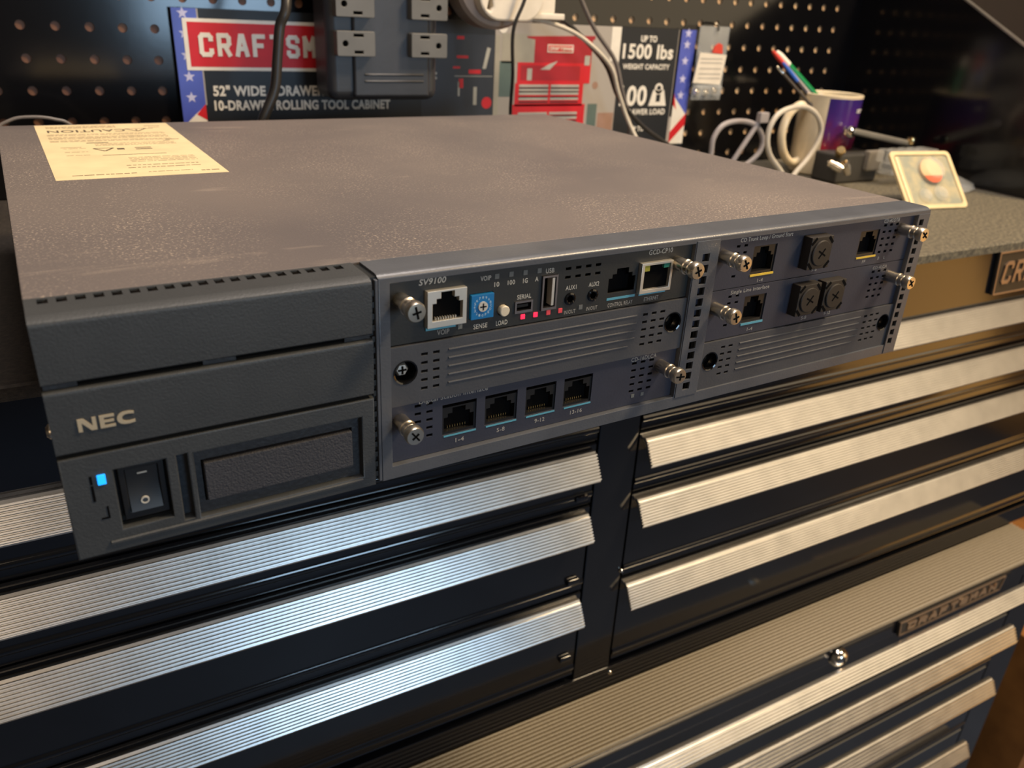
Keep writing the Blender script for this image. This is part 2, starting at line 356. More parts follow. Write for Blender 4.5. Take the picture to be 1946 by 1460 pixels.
# slide ends seen beside the pulls of the left column
for i, z in enumerate((-158, -236, -316)):
    b = nb(); box(b, 312, 323, EY-3.2, EY+1, z, z+5, 1.2); obj('slide_end', off(b, CO), CHEST, chest)
for (x, z) in ((366, -240), (368.5, -352)):
    b = nb(); lathe(b, [(0, -1.6), (1.3, -1.5), (2.0, -0.6), (2.2, 0.3)], (x, EY+0.2, z), 'y', 14); obj('rivet', off(b, CO), CHROME, chest)

def badge(parent, O, x0, x1, zb, zt, y, ins, wide):
    b = nb(); k = (zt-zb)
    outer = [(x0+k*0.18, zb), (x1-k*0.18, zb), (x1, zt), (x0, zt)]
    plate(b, outer, [], y-3, y, 0.4); p = obj('badge', off(b, O), BADGE, parent); p['label'] = 'raised maker badge'
    b = nb(); t = min(k*0.09, 1.3)
    inner = [(x0+k*0.18+t, zb+t), (x1-k*0.18-t, zb+t), (x1-t*1.2, zt-t), (x0+t*1.2, zt-t)]
    plate(b, outer, [inner], y-4, y-2.8); obj('badge_rim', off(b, O), BADGEM, p)
    b = nb(); n = 9; g = wide*0.025; cw = (wide-8*g)/n
    sign_word(b, 'CRAFTSMAN', (x0+x1)/2-wide/2, zb+k*0.24, cw, g, k*0.52, cw*0.24, 0, y-4.2, y-2.8, 0.0)
    obj('badge_lettering', off(b, O), BADGEM, p)
badge(chest, CO, 757, 940, -50, -8, EY-0.2, 0, 156)

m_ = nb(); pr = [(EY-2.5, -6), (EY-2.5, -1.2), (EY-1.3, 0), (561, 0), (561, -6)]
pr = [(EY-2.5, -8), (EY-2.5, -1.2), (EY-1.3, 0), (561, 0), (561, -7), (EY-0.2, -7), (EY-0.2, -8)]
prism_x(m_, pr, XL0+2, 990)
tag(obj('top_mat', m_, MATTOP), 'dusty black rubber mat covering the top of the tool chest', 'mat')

# ------------------------------------------------------------------ hutch with pegboard
HO = (347, 563, 0)
hutch = thing('pegboard_hutch', 'gloss black steel hutch with pegboard back standing behind the desk mat', 'tool hutch', HO)
b = nb()
holes = []
X0h, Z0h = 7.9, 140.1
for i in range(-7, 38):
    for j in range(-7, 6):
        cx, cz = X0h+25.4*i, Z0h-25.4*j
        if cz < 6 or cz > 300: continue
        holes.append(circ(cx, cz, 3.8, 12))
plate(b, R(-300, 992, 0.5, 330), holes, 563, 563.9)
obj('pegboard_panel', off(b, HO), PEG, hutch, 0)
b = nb(); box(b, -300, 470, 565.2, 569, 0.5, 330); o = obj('backer_board', off(b, HO), mat('hardboard_shaded', (0.22, 0.10, 0.05), 0.5, noise=(40, (0.12, 0.05, 0.03), 0.3, 0.7)), hutch); o['label'] = 'hardboard seen through the left peg holes, shade painted in as dark brown'  # shade behind the left holes put into this darker board colour
b = nb(); box(b, 470.5, 992, 565.2, 569, 0.5, 330); o = obj('backer_board', off(b, HO), mat('hardboard', (0.85, 0.60, 0.34), 0.6, noise=(12, (0.6, 0.36, 0.2), 0.3, 0.7)), hutch); o['label'] = 'brown hardboard seen through the peg holes'  # paler copy, light in the right holes put into its colour
b = nb(); prism_x(b, [(250, 0.5), (250, 118.5), (336, 163), (418, 206), (575, 287), (575, 0.5)], 992, 998); obj('side_panel', off(b, HO), PEG, hutch, 0)
b = nb(); prism_x(b, [(250, 118.5), (336, 163), (418, 206), (575, 287), (575, 288.6), (417.4, 207.6), (335.4, 164.6), (249, 119.8)], 991.6, 998.4); o = obj('edge_highlight', off(b, HO), ALU, hutch); o['label'] = 'lamp highlight on the side panel edge, made as a bright strip'  # pale metal strip stands in for the lamp highlight on the black edge

# ------------------------------------------------------------------ lower rolling cabinet
LO = (347, 330, -1200)
low = thing('rolling_cabinet', 'black rolling tool cabinet with plain aluminium pulls below the tool chest', 'tool cabinet', LO)
LX0, LX1, LY = -280, 972, 104
b = nb()
box(b, LX0, LX1, LY+8, 600, -1180, -373, 1); box(b, LX0, LX1, LY, LY+9, -392, -373, 1)
box(b, LX0, LX0+38, LY, LY+9, -1180, -390, 1); box(b, 918, LX1, LY, LY+9, -1180, -390, 1)
obj('body', off(b, LO), CHEST, low)
lr = [-390.5, -452.5, -535, -642.5, -760, -900]
for i in range(5):
    d = obj('drawer', off(drawer_mesh(LX0+40, 916, lr[i]+3, lr[i+1]+5, LY+0.5), LO), CHEST, low, 40)
    hh = obj('drawer_pull', off(handle_mesh(LX0+48, 907.5, lr[i]+0.5, yb=92, yf=81, h=19 if i else 13, ribs=5), LO), ALU, d, 40); hh['label'] = 'plain aluminium drawer pull'
for cx in (-200, 890):
    for cy in (180, 540):
        b = nb(); lathe(b, [(0, -14), (30, -14), (34, -10), (34, 10), (30, 14), (0, 14)], (cx, cy, -1216), 'x', 24); c_ = obj('caster', off(b, LO), BLKPL, low)
        b = nb(); box(b, cx-18, cx+18, cy-18, cy+18, -1186, -1178, 2); obj('caster_plate', off(b, LO), CHROME, c_)
b = nb(); lathe(b, [(0, -8), (3, -8.2), (7, -7), (9.5, -4), (10, 0), (8, 2)], (604, LY-1, -384), 'y', 24)
lock = obj('lock', off(b, LO), CHROME, low); lock['label'] = 'round chrome key lock'
b = nb(); box(b, 603.3, 604.7, LY-9.6, LY-9, -386.5, -381.5); obj('keyhole', off(b, LO), DARK, lock)
badge(low, LO, 690, 868, -392.5, -373.5, LY-0.3, 0, 150)
b = nb(); pr = [(LY+1, -372.9)]
y = LY+1.5; pr = [(LY+0.5, -372.9), (LY+0.5, -371.6)]
while y < 156:
    pr += [(y, -372.6), (y+0.5, -370.2), (y+1.1, -369.8), (y+1.9, -369.8), (y+2.5, -372.6)]; y += 3.6
pr += [(EY+30, -370.5), (EY+30, -372.9)]
prism_x(b, pr, LX0+2, LX1-2)
tag(obj('drawer_liner', b, LINER), 'ribbed grey brown liner on the ledge of the rolling cabinet', 'mat')

# wooden shelf stand on the floor at the right
WO = (1480, 250, -1250)
ws = thing('wooden_shelf', 'orange brown wooden shelf standing right of the rolling cabinet', 'shelf', WO)
for zz in (-1250, -1020, -800, -640):
    b = nb(); box(b, 1150, 1900, 100, 480, zz, zz+22, 1); obj('shelf_board', off(b, WO), WOOD, ws)
for xx in (1130, 1500, 1900):
    b = nb(); box(b, xx, xx+24, 100, 480, -1250, -615, 1); obj('upright', off(b, WO), WOOD, ws)

# ------------------------------------------------------------------ the phone system chassis
H = 85.4
BX = thing('phone_system_chassis', 'dusty grey rack phone system unit lying on the tool chest and overhanging its edge', 'phone system', (0, 0, 0), 0.040576)
# steel cover
b = nb(); box(b, 0.3, 431, 18.8, 389, 0.2, H, 0.7); cover = obj('steel_cover', b, STEEL, BX)
b = nb(); box(b, 1.5, 429, 6, 19, 2, 82.5); obj('inner_cage', b, DARK, BX)
b = nb(); lathe(b, [(0, -1.6), (1.6, -1.5), (2.6, -0.6), (2.8, 0.6)], (0.3, 26, 36), 'x', 16); obj('side_screw', b, NICKEL, BX)
# caution label, printed upside down as seen from the front
b = nb(); box(b, 22, 104.5, 197.5, 385, H+0.02, H+0.18); lab = obj('caution_label', b, LABEL, BX); lab['label'] = 'cream caution label, upside down'
b = nb(); text(b, 'CAUTION', 28, 74, 351, 361, H+0.2, flip=True, plane='xy', bold=0.12); obj('label_heading', b, LABINK_D, lab)
b = nb()
def fine(bm, x0, x1, yy, hgt):
    x = x0
    while x < x1:
        w = random.uniform(1.2, 5); box(bm, x, min(x+w, x1), yy, yy+hgt, H+0.15, H+0.21); x += w+random.uniform(0.5, 0.9)
for yy in (376, 372.5, 369): fine(b, 28, 70, yy, 1.4)
for yy in (342, 338, 331, 327.5, 324, 317, 313.5): fine(b, 27, 96, yy, 1.3)
for yy in (303, 299, 296): fine(b, 50, 96, yy, 1.0)
for yy in (288, 276, 265): fine(b, 32, 44, yy, 1.0)
for yy in (252, 248, 243.5, 239): fine(b, 62, 97, yy, 1.1)
for yy in (228, 221): fine(b, 58, 95, yy, 1.6)
fine(b, 30, 60, 206, 1.8); fine(b, 66, 88, 208, 1.2); fine(b, 92, 102, 205, 2.0)
obj('label_small_print', b, LABINK, lab)
b = nb()
def tri(bm, cx, cy, s, t):
    P = [(cx, cy-s*0.6), (cx-s*0.6, cy+s*0.5), (cx+s*0.6, cy+s*0.5)]
    for a_, c_ in zip(P, P[1:]+P[:1]):
        d = Vector((c_[0]-a_[0], c_[1]-a_[1])).normalized(); n = Vector((-d.y, d.x))*t/2
        q = [(a_[0]+n.x, a_[1]+n.y), (c_[0]+n.x, c_[1]+n.y), (c_[0]-n.x, c_[1]-n.y), (a_[0]-n.x, a_[1]-n.y)]
        bm.faces.new([bm.verts.new((x, y, H+0.22)) for x, y in q])
tri(b, 81, 356, 11, 1.2); box(b, 80.5, 81.5, 353, 358, H+0.15, H+0.22)
for (x0, x1, yy) in ((88, 98, 372), (90, 97, 365), (86, 92, 360)): box(b, x0, x1, yy, yy+1.2, H+0.15, H+0.22)
box(b, 50, 84, 262, 263.2, H+0.15, H+0.22); box(b, 31, 42, 292, 293, H+0.15, H+0.22); box(b, 46, 58, 306, 308, H+0.15, H+0.22)
tri(b, 53, 282, 9, 1.4); box(b, 60, 64, 280, 285, H+0.15, H+0.22); box(b, 70, 79, 279, 281, H+0.15, H+0.22); box(b, 70, 79, 284, 286, H+0.15, H+0.22)
box(b, 92, 100, 312, 313.4, H+0.15, H+0.22); box(b, 90, 94, 308, 309.5, H+0.15, H+0.22)
obj('label_symbols', b, LABINK_D, lab)

# metal bezel frame
def ladder(x0, x1, zs, h): return [R(x0, x1, z, z+h) for z in zs]
b = nb()
cards_open_l = R(113.2, 259.8, 6, 82.0); cards_open_r = R(274.8, 420.9, 6, 82.0)
lad_m = ladder(264.4, 268.6, [9+5.35*i for i in range(13)], 3.7)
lad_r = ladder(422.6, 426.2, [6.5+5.35*i for i in range(14)], 3.4)
plate(b, R(108.9, 431.2, 0.3, 84.2), [cards_open_l, R(263.2, 270, 7.5, 79.5), cards_open_r, R(421.9, 427.2, 5.2, 80.5)], 0, 4, 0.2)
box(b, 108.9, 431.2, 3.9, 18.6, 0.3, 2.2)
prism_x(b, [(18.5, H), (4.0, H), (2.2, H-0.3), (0.8, H-1.2), (0.1, H-2.6), (0, H-3.0), (3.0, 82.3), (18.5, 82.3)], 108.9, 431.2)
bez = obj('front_bezel', b, BEZEL, BX)
b = nb(); plate(b, R(260.2, 274.2, 5.5, 83), lad_m, -0.5, 0.7, 0.15); o = obj('slotted_pillar', b, BEZEL, BX)
b = nb(); plate(b, R(421.0, 430.9, 0.6, 82.3), lad_r, -0.4, 1.0, 0.1); obj('slotted_strip', b, BEZEL, BX)
b = nb()
for z in [9+5.35*i for i in range(13)]:
    if z > 40: box(b, 264.3, 268.7, 2.4, 3.2, z-0.3, z+4)
obj('pillar_inset', b, CARD_NAVY, bez)

# grey plastic fascia at the left
PX0, PX1 = 0.6, 105.6
fas = obj('fascia_core', (lambda m__: (box(m__, PX0+1, PX1-0.6, 4, 18.5, 1.5, 83), m__)[1])(nb()), FASCIA_D, BX)
b = nb()   # top louvre with the row of square vents
hol = [R(4.1+5.22*i, 7.1+5.22*i, -17.0, -12.6) for i in range(19)]
cu_vs = plate(b, R(PX0, PX1, -18.6, -3.0), hol, -(H), -(H-0.7))
for v in cu_vs: v.co = (v.co.x, -v.co.z, -v.co.y)
prism_x(b, [(3.2, H), (0.4, H-0.35), (-1.4, H-1.2), (-2.0, H-2.4), (-1.2, 64.6), (-0.4, 64.0), (4.5, 64.0), (4.5, H-1.6), (3.2, H-1.6)], PX0, PX1)
box(b, PX0, PX0+1.6, 3, 18.6, 64, H-1.6); box(b, PX1-1.6, PX1, 3, 18.6, 64, H-1.6)
upf = obj('upper_panel', b, FASCIA, BX)
b = nb(); prism_x(b, [(4.5, 62.0), (-0.6, 62.2), (-1.7, 61.6), (-2.0, 60.6), (-1.3, 40.6), (-0.6, 40), (4.5, 40)], PX0, PX1)
mid = obj('middle_panel', b, FASCIA, BX)
b = nb(); box(b, 10.5, 47, 1.5, 3.9, 62.3, 63.9); box(b, 58, 95.5, 1.5, 3.9, 62.3, 63.9); o = obj('louvre_slot', b, DARK, BX)
for x0, x1 in ((PX0+0.4, 10.3), (47.2, 57.8), (95.7, PX1-0.4)):
    b = nb(); box(b, x0, x1, 0.6, 4, 61.8, 64.2); obj('louvre_tab', b, FASCIA_D, BX)
b = nb()
nec = [ # heavy wide capitals as polygons on a 0..1 height grid
 [(0,0),(0,1),(0.42,1),(1.0,0.34),(1.0,1),(1.28,1),(1.28,0),(0.88,0),(0.28,0.68),(0.28,0)],
 [(1.50,0),(1.50,1),(2.55,1),(2.55,0.80),(1.82,0.80),(1.82,0.60),(2.50,0.60),(2.50,0.41),(1.82,0.41),(1.82,0.20),(2.57,0.20),(2.57,0)],
 [(3.95,0.93),(3.95,0.74),(3.55,0.79),(3.3,0.77),(3.12,0.68),(3.05,0.5),(3.12,0.32),(3.3,0.23),(3.55,0.21),(3.97,0.26),(3.97,0.06),(3.6,0),(3.2,0.01),(2.92,0.1),(2.75,0.28),(2.70,0.5),(2.75,0.72),(2.92,0.9),(3.2,0.99),(3.6,1)]]
for g in nec: plate(b, [(8.1+x*4.1, 47.5+z*4.4) for x, z in g], [], -2.02, -1.0)
lg = obj('logo_lettering', b, CHAMP, mid); lg['label'] = 'champagne coloured maker logo'
b = nb()   # lower panel with switch well and cover recess
Cz0, Cz1 = 0.5, 38.6
plate(b, R(PX0, PX1, Cz0, Cz1), [R(15.4, 31.4, 8.6, 31.6), R(34.8, 38.2, 6, 32), R(40.2, 100.4, 5.6, 31.6)], -1.4, 3.6, 0.5)
lowp = obj('lower_panel', b, FASCIA, BX)
b = nb(); prism_x(b, [(-1.5, 5.2), (-2.3, 4.9), (-2.3, 4.2), (-1.5, 3.6)], 11, 100); obj('panel_rib', b, FASCIA, lowp)
b = nb(); plate(b, rrect(39.6, 101, 5.0, 32.0, 0.5), [R(42.6, 97.4, 10.2, 26.8)], 1.6, 3.4); obj('cover_recess', b, FASCIA_D, lowp)
b = nb(); box(b, 34.2, 39.4, 3.0, 3.5, 5.8, 32.2); obj('groove', b, FASCIA_D, lowp)
b = nb(); box(b, 43.2, 96.8, -0.6, 3.4, 10.9, 26.2, 0.5); cv = obj('battery_cover', b, mat('textured_cover', (0.042, 0.043, 0.052), 0.6, bump=(1300, 0.8)), BX); cv['label'] = 'textured dark rectangular cover'
b = nb(); box(b, 42.4, 97.6, 3.2, 3.9, 9.8, 27.2); obj('cover_gap', b, DARK, lowp)
b = nb(); box(b, 15.2, 31.6, 3.9, 5, 8.4, 31.8); plate(b, R(16.6, 30.6, 10.6, 31.0), [R(18.6, 28.8, 13.4, 29.6)], 0.4, 4.0, 0.3); sw = obj('switch_housing', b, BLKPL, BX)
b = nb(); prism_x(b, [(3.8, 29.4), (0.9, 29.4), (1.9, 21.5), (-0.6, 13.6), (3.8, 13.6)], 18.8, 28.6); rk = obj('rocker', b, mat('rocker_black', (0.018, 0.018, 0.019), 0.4), sw)
b = nb(); box(b, 22.3, 25.3, 0.95, 1.3, 27.0, 27.5); plate(b, circ(23.4, 17.0, 1.35), [circ(23.4, 17.0, 0.9)], -0.05, 0.6); obj('rocker_marks', b, PRINT, rk)
b = nb(); box(b, 10.4, 12.9, -2.0, -1.0, 27.4, 31.0, 0.2); l = obj('status_light', b, LED_BLUE, lowp); l['label'] = 'lit blue status light'
b = nb(); box(b, 8.2, 9.0, -1.56, -1.2, 21.5, 27.5); box(b, 9.6, 12.2, -1.56, -1.2, 14.2, 14.8); box(b, 11.6, 12.2, -1.56, -1.2, 14.8, 18.8); box(b, 8.2, 9.0, -1.5, -1.2, 27.9, 31.0); obj('pictogram', b, DARK, lowp)
# dark serrated joint between plastic and metal
b = nb(); box(b, 105.6, 108.9, 2.2, 18.4, 0.6, H-1.0)
for i in range(18): box(b, 106.2, 107.4, 0.8, 2.4, 3+4.4*i, 5.2+4.4*i, 0.1)
obj('joint_strip', b, CARD_BLACK, BX)
b = nb(); box(b, 107.6, 108.9, 0.2, 3, 0.6, H-1.6, 0.3); obj('joint_edge', b, BEZEL, BX)

# ---- front cards
def slots(x0, z0, dx, dz, nx, nz, w=2.7, h=1.15): return [R(x0+i*dx-w/2, x0+i*dx+w/2, z0-j*dz-h/2, z0-j*dz+h/2) for i in range(nx) for j in range(nz)]
def jack_hole(x0, x1, z0, z1):
    """stepped opening of a modular jack"""
    w = x1-x0; h = z1-z0; c = (x0+x1)/2
    return [(x0, z0), (x1, z0), (x1, z0+h*0.62), (x1-w*0.13, z0+h*0.62), (x1-w*0.13, z0+h*0.78), (c+w*0.22, z0+h*0.78), (c+w*0.22, z1), (c-w*0.22, z1),
            (c-w*0.22, z0+h*0.78), (x0+w*0.13, z0+h*0.78), (x0+w*0.13, z0+h*0.62), (x0, z0+h*0.62)]
def card(name, x0, x1, z0, z1, m, holes, y=2.0, th=1.0):
    b = nb(); plate(b, R(x0, x1, z0, z1), holes, y, y+th, 0.12); return obj(name, b, m, BX)
def jack(parent, x0, x1, z0, z1, m=BLKPL, y=2.4, lip=1.0, topgap=0, pins=8, name='modular_jack'):
    b = nb()
    plate(b, R(x0, x1, z0, z1-topgap), [jack_hole(x0+lip, x1-lip, z0+lip*1.2, z1-topgap-lip*0.7)], y, y+3)
    o = obj(name, b, m, parent, 0)
    b = nb()
    for k in range(pins):
        px = (x0+x1)/2+(k-(pins-1)/2)*(x1-x0)*0.075
        box(b, px-0.13, px+0.13, y+2.2, y+3.4, z0+lip*1.2+0.3, z0+lip*1.2+1.3)
    if pins: obj('contact_pin_row', b, GOLD, o)
    return o
def screw(parent, x, z, y=2.0, L=14.5, tilt=0, name='thumb_screw', rotk=0.0, s=1.0):
    b = nb()
    lathe(b, [(0, 0.5), (3.1*s, 0.5), (3.1*s, -6.0), (3.5*s, -6.3), (3.5*s, -7.3), (3.1*s, -7.7), (3.1*s, -9.8), (2.7*s, -10.2), (2.7*s, -10.7), (3.6*s, -11.0), (3.85*s, -11.5), (3.85*s, -13.6), (3.4*s, -L), (0, -L-0.15)], (0, 0, 0), 'y', 28)
    o = obj(name, b, NICKEL, parent); o.location = Vector((x, y, z))*S
    b = nb()
    for a in (rotk, rotk+math.pi/2):
        v = box(b, -2.4*s if a == rotk else -1.7*s, 2.4*s if a == rotk else 1.7*s, -L-0.35, -L+0.6, -0.36*s, 0.36*s)
        xform(b, v, Matrix.Rotation(a, 4, 'Y'))
    c = obj('cross_slot', b, DARK, o)
    return o

# top-left processor card (black)
x0, x1, z0, z1 = 113.4, 260.2, 56.8, 82.4
hs = [R(146.8, 157.2, 62.4, 72.8), circ(161.9, 64.4, 2.5, 20), R(167.4, 175.8, 61.9, 67.0), R(179.7, 187.3, 61.4, 76.3),
      circ(194.4, 64.6, 2.7, 20), circ(206.1, 64.7, 2.7, 20), jack_hole(214.0, 228.4, 64.2, 74.8)]
hs += slots(192.5, 77.8, 5.07, 3.7, 4, 2)
cp = card('processor_card', x0, x1, z0, z1, CARD_BLACK, hs); cp['label'] = 'black card with network jacks and status lights'
b = nb(); plate(b, R(127.8, 144.3, 62.4, 77.0), [jack_hole(129.9, 142.6, 65.0, 76.3)], -0.6, 2.2, 0.15)
vj = obj('network_jack', b, SILVER, cp, 0); vj['label'] = 'bright metal shielded jack'
b = nb(); box(b, 128.6, 143.6, 1.6, 2.2, 63.2, 76.6); obj('jack_cavity', b, DARK, cp)
b = nb(); [box(b, 131.6+k*1.05, 131.9+k*1.05, 0.3, 1.5, 65.2, 66.1) for k in range(9)]; o = obj('contact_pin_row', b, SILVER, cp)
for bxs in ((128.0, 140.7, 1.3, 2.1, 60.9, 62.2), (213.8, 229.2, 1.9, 2.1, 61.0, 62.1), (231.4, 246.6, 1.9, 2.1, 60.9, 62.0)):
    b = nb(); box(b, *bxs); obj('port_underline', b, BLUEBAR, cp)
b = nb(); box(b, 147.0, 157.0, 0.6, 3, 62.6, 72.6, 0.2); rot = obj('rotary_switch', b, ROTBLUE, cp); rot['label'] = 'blue rotary code switch'
b = nb(); plate(b, circ(152, 67.7, 2.05), [], 0.1, 0.7); rd = obj('rotary_dial', b, PRINT, rot)
b = nb()
for k, ch in enumerate('0123456789ABCDEF'):
    a = -math.pi/2-(k)*2*math.pi/16; cx, cz = 152+3.7*math.cos(a), 67.7+3.7*math.sin(a)
    ctext(b, ch, cx, cz, 0.75, 1.05, 0.6, depth=0.03)
obj('dial_numerals', b, mat('numeral_pale', (0.45, 0.62, 0.75), 0.6), rot)
b = nb(); box(b, 150.6, 153.4, 0.0, 0.2, 67.45, 67.95); box(b, 151.75, 152.25, 0.0, 0.2, 66.3, 69.1); obj('dial_slot', b, DARK, rot)
b = nb(); lathe(b, [(0, -1.2), (1.9, -1.15), (2.2, -0.8), (2.2, 3)], (161.9, 1.0, 64.4), 'y', 24); obj('load_button', b, CREAM, cp)
b = nb(); plate(b, R(167.4, 175.8, 61.9, 67), [[(168.2, 63.0), (175.0, 63.0), (175.0, 66.2), (168.2, 66.2)]], 1.5, 3.5); o = obj('serial_port', b, mat('usb_shell', (0.55, 0.5, 0.5), 0.3, 1.0), cp); 
b = nb(); box(b, 168.6, 174.0, 2.2, 4, 64.2, 65.4); obj('port_tongue', b, BLKPL, o)
b = nb(); plate(b, R(179.8, 187.2, 61.5, 76.2), [R(180.6, 186.4, 62.6, 75.4)], 1.2, 4); o = obj('usb_port', b, MATS['usb_shell'], cp)
b = nb(); box(b, 184.6, 185.8, 1.4, 5, 63.2, 75.0); obj('port_tongue', b, SILVER, o)
for cx in (194.4, 206.1):
    b = nb(); lathe(b, [(1.5, 4), (1.5, 1.0), (2.0, 0.7), (2.7, 1.0), (2.7, 2.4)], (cx, 0.6, 64.6), 'y', 24); obj('audio_jack', b, GLOSSBLK, cp)
b = nb(); plate(b, R(229.9, 247.5, 62.4, 76.1), [R(231.5, 246.2, 64.0, 75.0)], -0.2, 2.2, 0.1); ej = obj('ethernet_jack', b, SILVER, cp); ej['label'] = 'metal shielded jack with green and yellow lights'
b = nb(); box(b, 230.4, 247.2, 1.5, 2.1, 62.8, 75.8); obj('jack_cavity', b, DARK, cp)
b = nb(); box(b, 231.4, 234.6, 0.2, 1.8, 72.4, 75.2); obj('link_light', b, LED_YEL, ej)
b = nb(); box(b, 242.6, 245.8, 0.2, 1.8, 73.0, 75.2); obj('activity_light', b, LED_GREEN, ej)
for cx, cz in ((158.6, 78.7), (165.1, 78.8), (171.6, 78.7), (178.2, 78.7), (142.9, 60.3), (200.2, 60.1)):
    b = nb(); box(b, cx-0.95, cx+0.95, 1.8, 2.2, cz-1.0, cz+1.0); obj('status_light', b, LED_OFF, cp)
for cx, mm in ((171.5, LED_RED), (177.6, LED_RED), (183.9, LED_REDDIM), (189.8, LED_REDDIM)):
    b = nb(); box(b, cx-0.95, cx+0.95, 1.6, 2.2, 59.1, 61.1, 0.15); o = obj('status_light', b, mm, cp); o['label'] = 'lit red status light'
b = nb(); yy = 1.98
text(b, 'SV9100', 125.4, 136.6, 79.0, 81.4, yy, shear=0.2, bold=0.12)
for s, cx, cz, w, h in (('VOIP', 153.7, 78.5, 4.6, 1.9), ('10', 158.7, 75.4, 2.2, 1.9), ('100', 165.3, 75.4, 3.3, 1.9), ('1G', 171.8, 75.3, 2.2, 1.9), ('A', 177.2, 75.3, 1.5, 1.9),
    ('USB', 183.4, 78.1, 4.0, 2.0), ('SERIAL', 171.7, 68.7, 6.6, 1.9), ('SENSE', 152.0, 59.1, 6.2, 2.0), ('LOAD', 161.7, 59.0, 5.3, 2.0), ('AUX1', 194.5, 69.5, 5.4, 1.9), ('AUX2', 206.2, 69.5, 5.4, 1.9), ('GCD-CP10', 241.3, 80.1, 13.4, 2.2)):
    ctext(b, s, cx, cz, w, h, yy, bold=0.05)
obj('card_lettering', b, PRINT, cp)
b = nb()
for s, cx, cz, w, h in (('VOIP', 135.7, 59.2, 5.2, 2.1), ('IN/OUT', 194.8, 58.8, 5.8, 1.7), ('IN/OUT', 206.2, 58.8, 5.8, 1.7), ('CONTROL RELAY', 221.5, 58.7, 13.6, 1.8), ('ETHERNET', 239.0, 58.8, 8.2, 1.8)):
    ctext(b, s, cx, cz, w, h, yy, bold=0.03)
obj('card_fine_lettering', b, PRINT_DIM, cp)
screw(cp, 118.0, 74.4, rotk=1.35); screw(cp, 251.0, 73.9, rotk=1.2)

def blank(name, x0, x1, z0, z1, hxl, hxr, hz, sl, lbl, rl, rr):
    hs = [circ(hxl, hz, 4.7, 28), circ(hxr, hz, 4.7, 28)]+slots(sl[0], hz+6.2, 5.05, 3.6, 2, 5)+slots(sl[1], hz+6.2, 5.05, 3.6, 3, 5)
    c = card(name, x0, x1, z0, z1, BLANK, hs, y=0.9, th=2.0); c['label'] = lbl
    for k in range(5):
        b = nb(); zc = hz+6.4-3.55*k
        prism_x(b, [(1.1, zc+0.55), (0.5, zc+0.3), (0.4, zc), (0.5, zc-0.3), (1.1, zc-0.55)], rl, rr-(3.5 if k == 4 else 0)); obj('ridge', b, BLANK, c)
    for hx in (hxl, hxr):
        b = nb(); lathe(b, [(4.7, 0), (5.0, -0.35), (4.4, -0.1), (4.2, 1.2), (3.7, 6.5), (0, 6.5)], (hx, 1.0, hz), 'y', 28); w = obj('screw_well', b, GLOSSBLK, c)
    return c
bl1 = blank('blank_plate', 113.4, 259.8, 31.6, 56.4, 119.4, 253.0, 45.6, (127.3, 236.0), 'ridged grey blank plate in the middle left slot', 137.6, 231)
b = nb(); lathe(b, [(0, 5), (2.9, 5), (2.9, 2.2), (2.2, 1.2), (0, 1.0)], (118.6, 1.0, 46.2), 'y', 6)
sc = obj('recessed_screw', b, SILVER, bl1)
b = nb(); box(b, 116.9, 120.3, 1.8, 2.4, 45.85, 46.55); box(b, 118.25, 118.95, 1.8, 2.4, 44.6, 47.8); obj('cross_slot', b, DARK, sc)
bl2 = blank('blank_plate', 275.6, 422.0, 5.8, 30.9, 281.4, 415.0, 20.7, (289.0, 397.7), 'ridged grey blank plate in the bottom right slot', 300, 393)
for hx in (253.0,):
    b = nb(); lathe(b, [(0, 6), (2.3, 6), (2.3, 4.8), (0, 4.2)], (hx, 1.0, 46), 'y', 12); obj('recessed_screw', b, NICKEL, bl1)
for hx in (281.4, 415):
    b = nb(); lathe(b, [(0, 6), (2.3, 6), (2.3, 4.8), (0, 4.2)], (hx, 1.0, 21), 'y', 12); obj('recessed_screw', b, NICKEL, bl2)

# bottom-left digital station card
ports = [(136.2, 151.8), (156.0, 171.6), (176.0, 191.4), (195.8, 211.1)]
hs = [R(a, c, 13.2, 27.0) for a, c in ports]+slots(234.6, 27.4, 5.15, 3.55, 3, 5)+slots(125.3, 29.2, 5.1, 3.6, 2, 5)
dl = card('station_card', 113.2, 259.8, 6.1, 32.0, CARD_NAVY, hs, y=2.6); dl['label'] = 'navy card with four station jacks'
for a, c in ports: jack(dl, a, c, 13.2, 27.0, y=3.2, lip=0.9, topgap=1.6)
for a, c in ports:
    b = nb(); box(b, a+0.6, c, 2.4, 2.65, 12.2, 12.9); obj('port_underline', b, BLUEBAR, dl)
b = nb(); yy = 2.58
for s, cx in (('1-4', 144.3), ('5-8', 164.0), ('9-12', 183.8), ('13-16', 203.4)): ctext(b, s, cx, 9.6, 1.25*len(s)+0.2, 1.9, yy, bold=0.04)
text(b, 'Digital Station Interface', 125.8, 156.9, 29.2, 31.9, yy, bold=0.04)
text(b, 'CD-16DLCA', 232.5, 247.4, 28.4, 30.5, yy, bold=0.04)
obj('card_lettering', b, PRINT_DIM, dl)
b = nb(); box(b, 234.9, 236.7, 2.4, 2.7, 9.7, 11.4); box(b, 240.6, 242.4, 2.4, 2.7, 9.6, 11.3); obj('status_light', b, LED_OFF, dl)
screw(dl, 117.7, 24.4, y=2.6, rotk=0.9); screw(dl, 250.4, 23.6, y=2.6, rotk=0.1)

